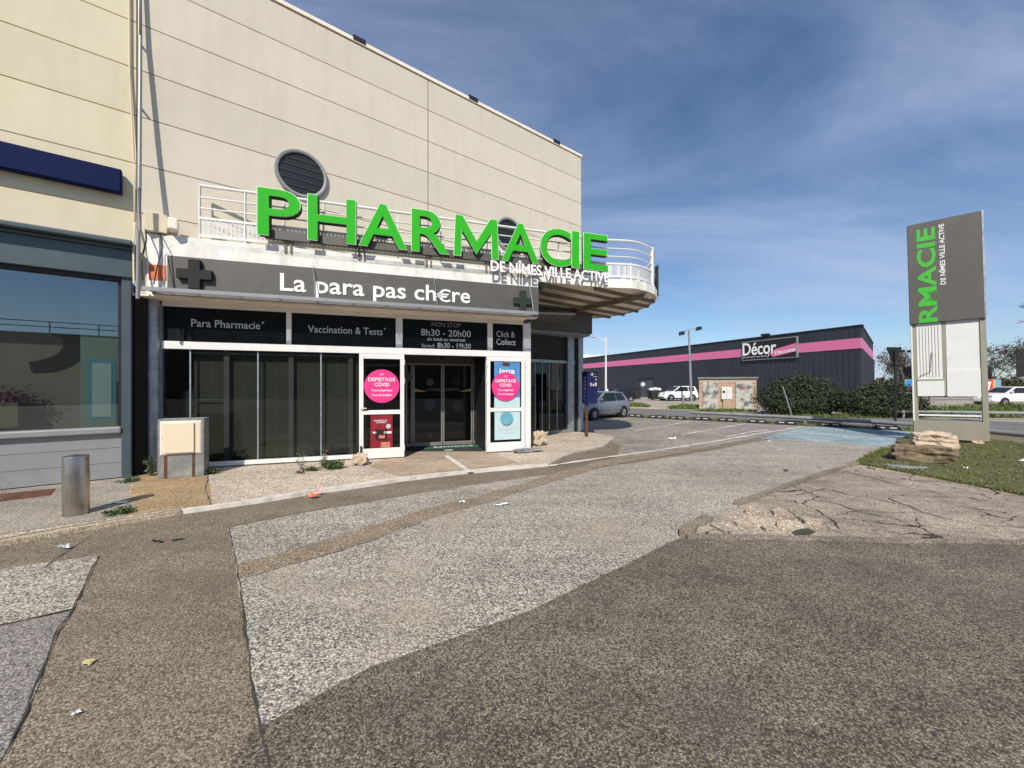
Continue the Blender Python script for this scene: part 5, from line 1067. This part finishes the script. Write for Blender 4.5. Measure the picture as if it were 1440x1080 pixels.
# ------------------------------------------------------------------ vehicles
def car(name, label, cat, loc, heading, paint, L_=3.8, Wd=1.64, Ht=1.42, wb=2.47, suv=False, scale=(1, 1, 1), group=None):
    t = thing(name, label, cat, loc, heading, group); t.scale = scale; hw = Wd/2; k = L_/3.8; zt = Ht
    zb = .93*Ht/1.42
    st = [(-1.90, .42, .62, .80), (-1.86, .26, .80, .93), (-1.72, .22, zb-.02, .985), (-1.0, .20, zb+.01, 1.0), (0, .2, zb-.01, 1.0), (.85, .2, zb-.01, .99), (1.05, .2, zb-.05, .985), (1.5, .21, zb-.15, .95), (1.75, .24, zb-.25, .88), (1.88, .30, .58, .76), (1.92, .38, .50, .70)]
    vs, fs = [], []; n = 12
    for x, z0_, z1_, w_ in st:
        w = hw*w_; h = z1_-z0_
        half = [(w*.82, z0_), (w*.97, z0_+h*.15), (w, z0_+h*.45), (w*.985, z0_+h*.75), (w*.93, z1_-.03), (w*.80, z1_)]
        for y, z in half: vs.append((x*k, y, z))
        for y, z in reversed(half): vs.append((x*k, -y, z))
    for i in range(len(st)-1):
        for j in range(n): fs.append((i*n+j, i*n+(j+1) % n, (i+1)*n+(j+1) % n, (i+1)*n+j))
    fs += [tuple(range(n)), tuple(range((len(st)-1)*n, len(st)*n))]
    bd = MB().add(vs, fs).build('body', paint, t, smooth=True)
    rb_, rt, ft, fb = (-1.78*k, -1.42*k if not suv else -1.6*k, .12*k, .98*k)
    wbm, wt = hw*.90, hw*.70; zb_ = zb-.03
    g = MB().add([(rb_, wbm, zb_), (fb, wbm*.93, zb_), (ft, wt, zt-.03), (rt, wt, zt-.06), (rb_, -wbm, zb_), (fb, -wbm*.93, zb_), (ft, -wt, zt-.03), (rt, -wt, zt-.06), ((ft+rt)/2, wt*.95, zt), ((ft+rt)/2, -wt*.95, zt)],
                 [(0, 1, 2, 8, 3), (4, 7, 9, 6, 5), (3, 8, 9, 7), (8, 2, 6, 9), (1, 5, 6, 2), (0, 3, 7, 4)]); g.build('cabin', paint, t, bevel=.04)
    def side(sg_):
        def P(x, f): y = wbm*(1-f)+wt*f; return (x, sg_*(y+.012), zb_+.03+(zt-.03-zb_)*f)
        m_ = (ft+rt)/2-.02*k
        for q in ([P(fb-.22*k, .04), P(m_+.05, .04), P(m_+.03, .84), P(ft+.02, .84)], [P(m_-.05, .04), P(rb_+.35*k, .06), P(rt+.16, .80), P(m_-.05, .84)]): MB().add(q, [(0, 1, 2, 3)]).build('side_window', CARG2, t, fix=False)
    side(1); side(-1)
    def lerp3(a, b, f): return tuple(Vector(a).lerp(Vector(b), f))
    def pane(nm, b0, b1, t0, t1, off):
        o_ = Vector(off); q = [lerp3(b0, b1, .07), lerp3(b0, b1, .93), lerp3(t0, t1, .93), lerp3(t0, t1, .07)]; q = [Vector(lerp3(q[0], q[3], .08)), Vector(lerp3(q[1], q[2], .08)), Vector(lerp3(q[1], q[2], .92)), Vector(lerp3(q[0], q[3], .92))]
        MB().add([v+o_ for v in q], [(0, 1, 2, 3)]).build(nm, CARG2, t, fix=False)
    pane('windscreen', (fb, wbm*.93, zb_), (fb, -wbm*.93, zb_), (ft, wt, zt-.03), (ft, -wt, zt-.03), (.012, 0, .012)); pane('rear_window', (rb_, wbm, zb_), (rb_, -wbm, zb_), (rt, wt, zt-.06), (rt, -wt, zt-.06), (-.012, 0, .008))
    wr_ = .29 if not suv else .33
    for xw_ in (wb/2+.05, -wb/2+.05):
        for sg_ in (1, -1):
            MB().disc_y((xw_, wr_+.01), wr_*1.18, sg_*(hw-.20), sg_*(hw+.006), 24).build('wheel_arch', BLACK, t)
            w_ = MB().lathe([(wr_*.6, -.09), (wr_*.93, -.09), (wr_, -.06), (wr_, .06), (wr_*.93, .09), (wr_*.6, .09)], (xw_, sg_*(hw-.07), wr_), 24, 'Y').build('wheel', BLACKR, t, smooth=True)
            rm = MB().disc_y((xw_, wr_), wr_*.62, sg_*(hw+.0), sg_*(hw+.012), 20)
            for a in range(7): an = a*2*math.pi/7; rm.bar((xw_, sg_*(hw+.018), wr_), (xw_+wr_*.56*math.cos(an), sg_*(hw+.018), wr_+wr_*.56*math.sin(an)), .012, .05, up=(0, 1, 0))
            rm.build('rim', RIM, w_)
    for sg_ in (1, -1):
        MB().box(1.70*k, 1.86*k, sg_*hw*.52-.16, sg_*hw*.52+.16, zb-.33, zb-.2).build('headlight', LAMPW, t, bevel=.03); MB().box(-1.87*k, -1.74*k, sg_*hw*.80-.08, sg_*hw*.80+.08, zb-.30, zb+.02).build('tail_light', LAMPR, t, bevel=.03)
        MB().box(.68*k, .80*k, sg_*(hw*.93)-.02, sg_*(hw*1.10)+.02, zb+.03, zb+.15).build('mirror', paint if not suv else BLACK, t, bevel=.03)
    MB().box(-1.93*k, -1.80*k, -hw*.8, hw*.8, .32, .48).box(1.80*k, 1.94*k, -hw*.6, hw*.6, .3, .42).build('bumper', BLACK if suv else paint, t, bevel=.03)
    if suv: MB().box(-1.6*k, 1.6*k, hw-.015, hw+.012, .22, .34).box(-1.6*k, 1.6*k, -hw-.012, -hw+.015, .22, .34).build('sill_trim', BLACK, t)
    else: MB().box(-1.0*k, .95*k, hw-.01, hw+.008, .46, .49).box(-1.0*k, .95*k, -hw-.008, -hw+.01, .46, .49).build('side_moulding', paint, t)
    return t
CARG2 = pm('car_window', (.012, .016, .018, 1), .08, var=.1)
hd_ = math.atan2(-1.6, -1.82)
car('parked_car', 'silver small hatchback parked behind the information board', 'car', (4.18, 18.92, .008), hd_, CARS, scale=(.97, .97, .92))
car('parked_car', 'black hatchback seen behind the silver car at the grass tuft', 'car', ((870-720)/FPX*39, 39.3, .006), math.atan2(-.2, -1), CARB, scale=(.9, .9, .86))
car('parked_car', 'dark estate car mostly hidden behind the street lamp and silver car', 'car', ((846-720)/FPX*43, 43.5, .006), math.atan2(-.3, -1), CARB, L_=4.2, scale=(.9, .9, .9))
car('parked_car', 'white suv parked before the dark warehouse door', 'car', ((953-720)/FPX*40, 40, .006), math.atan2(-.15, -1), CARW, L_=4.0, Wd=1.78, Ht=1.58, wb=2.55, suv=True, scale=(.93, .95, .97))
car('passing_car', 'white car passing on the far road right of the totem', 'car', (40.6, 31.5, .006), math.atan2(-.05, -1), CARW, L_=4.4, Wd=1.78, Ht=1.50, wb=2.7)
db = thing('dumpster', 'black wheeled waste container heaped with white bags by the warehouse door', 'dumpster', ((921-720)/FPX*41.5, 41.5, 0), .1)
MB().prism_y([(-.55, .15), (.55, .15), (.68, 1.05), (-.68, 1.05)], -.5, .5).build('bin', BLACKR, db, bevel=.03)
bg_ = MB()
for x_, y_, z_, r_ in ((-.4, 0, 1.15, .28), (.0, -.1, 1.2, .3), (.42, 0, 1.14, .3)): bg_.lathe([(r_*math.sin(a*.35), z_-r_*math.cos(a*.35)*.7) for a in range(10)], (x_, y_, 0), 10)
bg_.build('bags', PLASTIC, db)
for x_ in (-.45, .45): MB().disc_y((x_, .09), .09, -.4, -.34, 12).build('wheel', BLACK, db)
d2 = thing('dumpster', 'black waste container beside the black hatchback', 'dumpster', ((894-720)/FPX*44, 44, 0)); MB().prism_y([(-.45, .1), (.45, .1), (.52, 1.15), (-.52, 1.15)], -.4, .4).build('bin', BLACKR, d2, bevel=.03); MB().prism_y([(-.55, 1.16), (.55, 1.16), (.5, 1.25), (-.5, 1.25)], -.45, .45).build('lid', BLACK, d2)
bn_ = thing('advertising_banner', 'pale advertising banner with blue disc and red panel behind the totem', 'banner', ((1272-720)/FPX*41, 41, 0))
MB().box(0, 10.3, -.02, .02, .55, 2.25).build('board', pm('banner_grey', lin(150, 158, 166, .8), .6), bn_); MB().disc_y((.55, 1.72), .48, -.04, -.021, 24).build('blue_disc', pm('banner_blue', lin(40, 130, 190), .5), bn_)
MB().box(.5, 1.3, -.06, -.041, .95, 1.55).box(8.55, 9.35, -.06, -.041, .6, 2.2).build('red_panel', pm('banner_red', lin(205, 40, 48), .5), bn_); MB().box(9.35, 9.6, -.06, -.041, .6, 2.2).build('yellow_strip', pm('banner_yellow', lin(226, 160, 90), .5), bn_); MB().box(9.6, 10.0, -.06, -.041, .6, 2.2).build('blue_strip', pm('banner_pale_blue', lin(96, 160, 190), .5), bn_)
text('lettering', '7', WTEXT, bn_, 8.6, 9.2, .75, 2.0, -.0605, .01, .03)
for x_ in (.2, 5, 10.1): MB().tube([(x_, .06, 0), (x_, .06, 2.2)], .05, 6).build('post', GALV, bn_)
lr = thing('lorry_trailer', 'dark lorry trailer standing behind the triangular sign', 'trailer', (61.6, 58, 0))
MB().box(0, 11, 0, 2.5, 1.1, 4.5).build('box', BLACK, lr, bevel=.03); MB().box(.2, 10.8, .4, 2.1, .85, 1.09).build('chassis', BLACKR, lr)
for x_ in (.8, 1.9, 8.5): MB().disc_y((x_, .5), .5, -.0, .35, 18).disc_y((x_, .5), .5, 2.15, 2.5, 18).build('wheel', BLACKR, lr)
MB().box(.9, 2.0, -.02, -.001, 2.6, 3.2).build('panel', GREY, lr)
# low building across the street, behind the camera: what the shop glass mirrors
ob = thing('opposite_building', 'long low taupe building with roof railing mirrored in the left shop window', 'building', (12, -32, 0), ma)
MB().box(-45, 45, -14, 0, 0, 6.2).build('wall', pm('taupe_render', lin(168, 150, 130, .8), .8, var=.05), ob); rr = MB()
for z in (6.75, 7.2): rr.tube([(-45, -.2, z), (45, -.2, z)], .04, 5)
for k in range(31): rr.tube([(-45+k*3, -.2, 6.2), (-45+k*3, -.2, 7.2)], .04, 5)
rr.build('roof_railing', BLACK, ob)
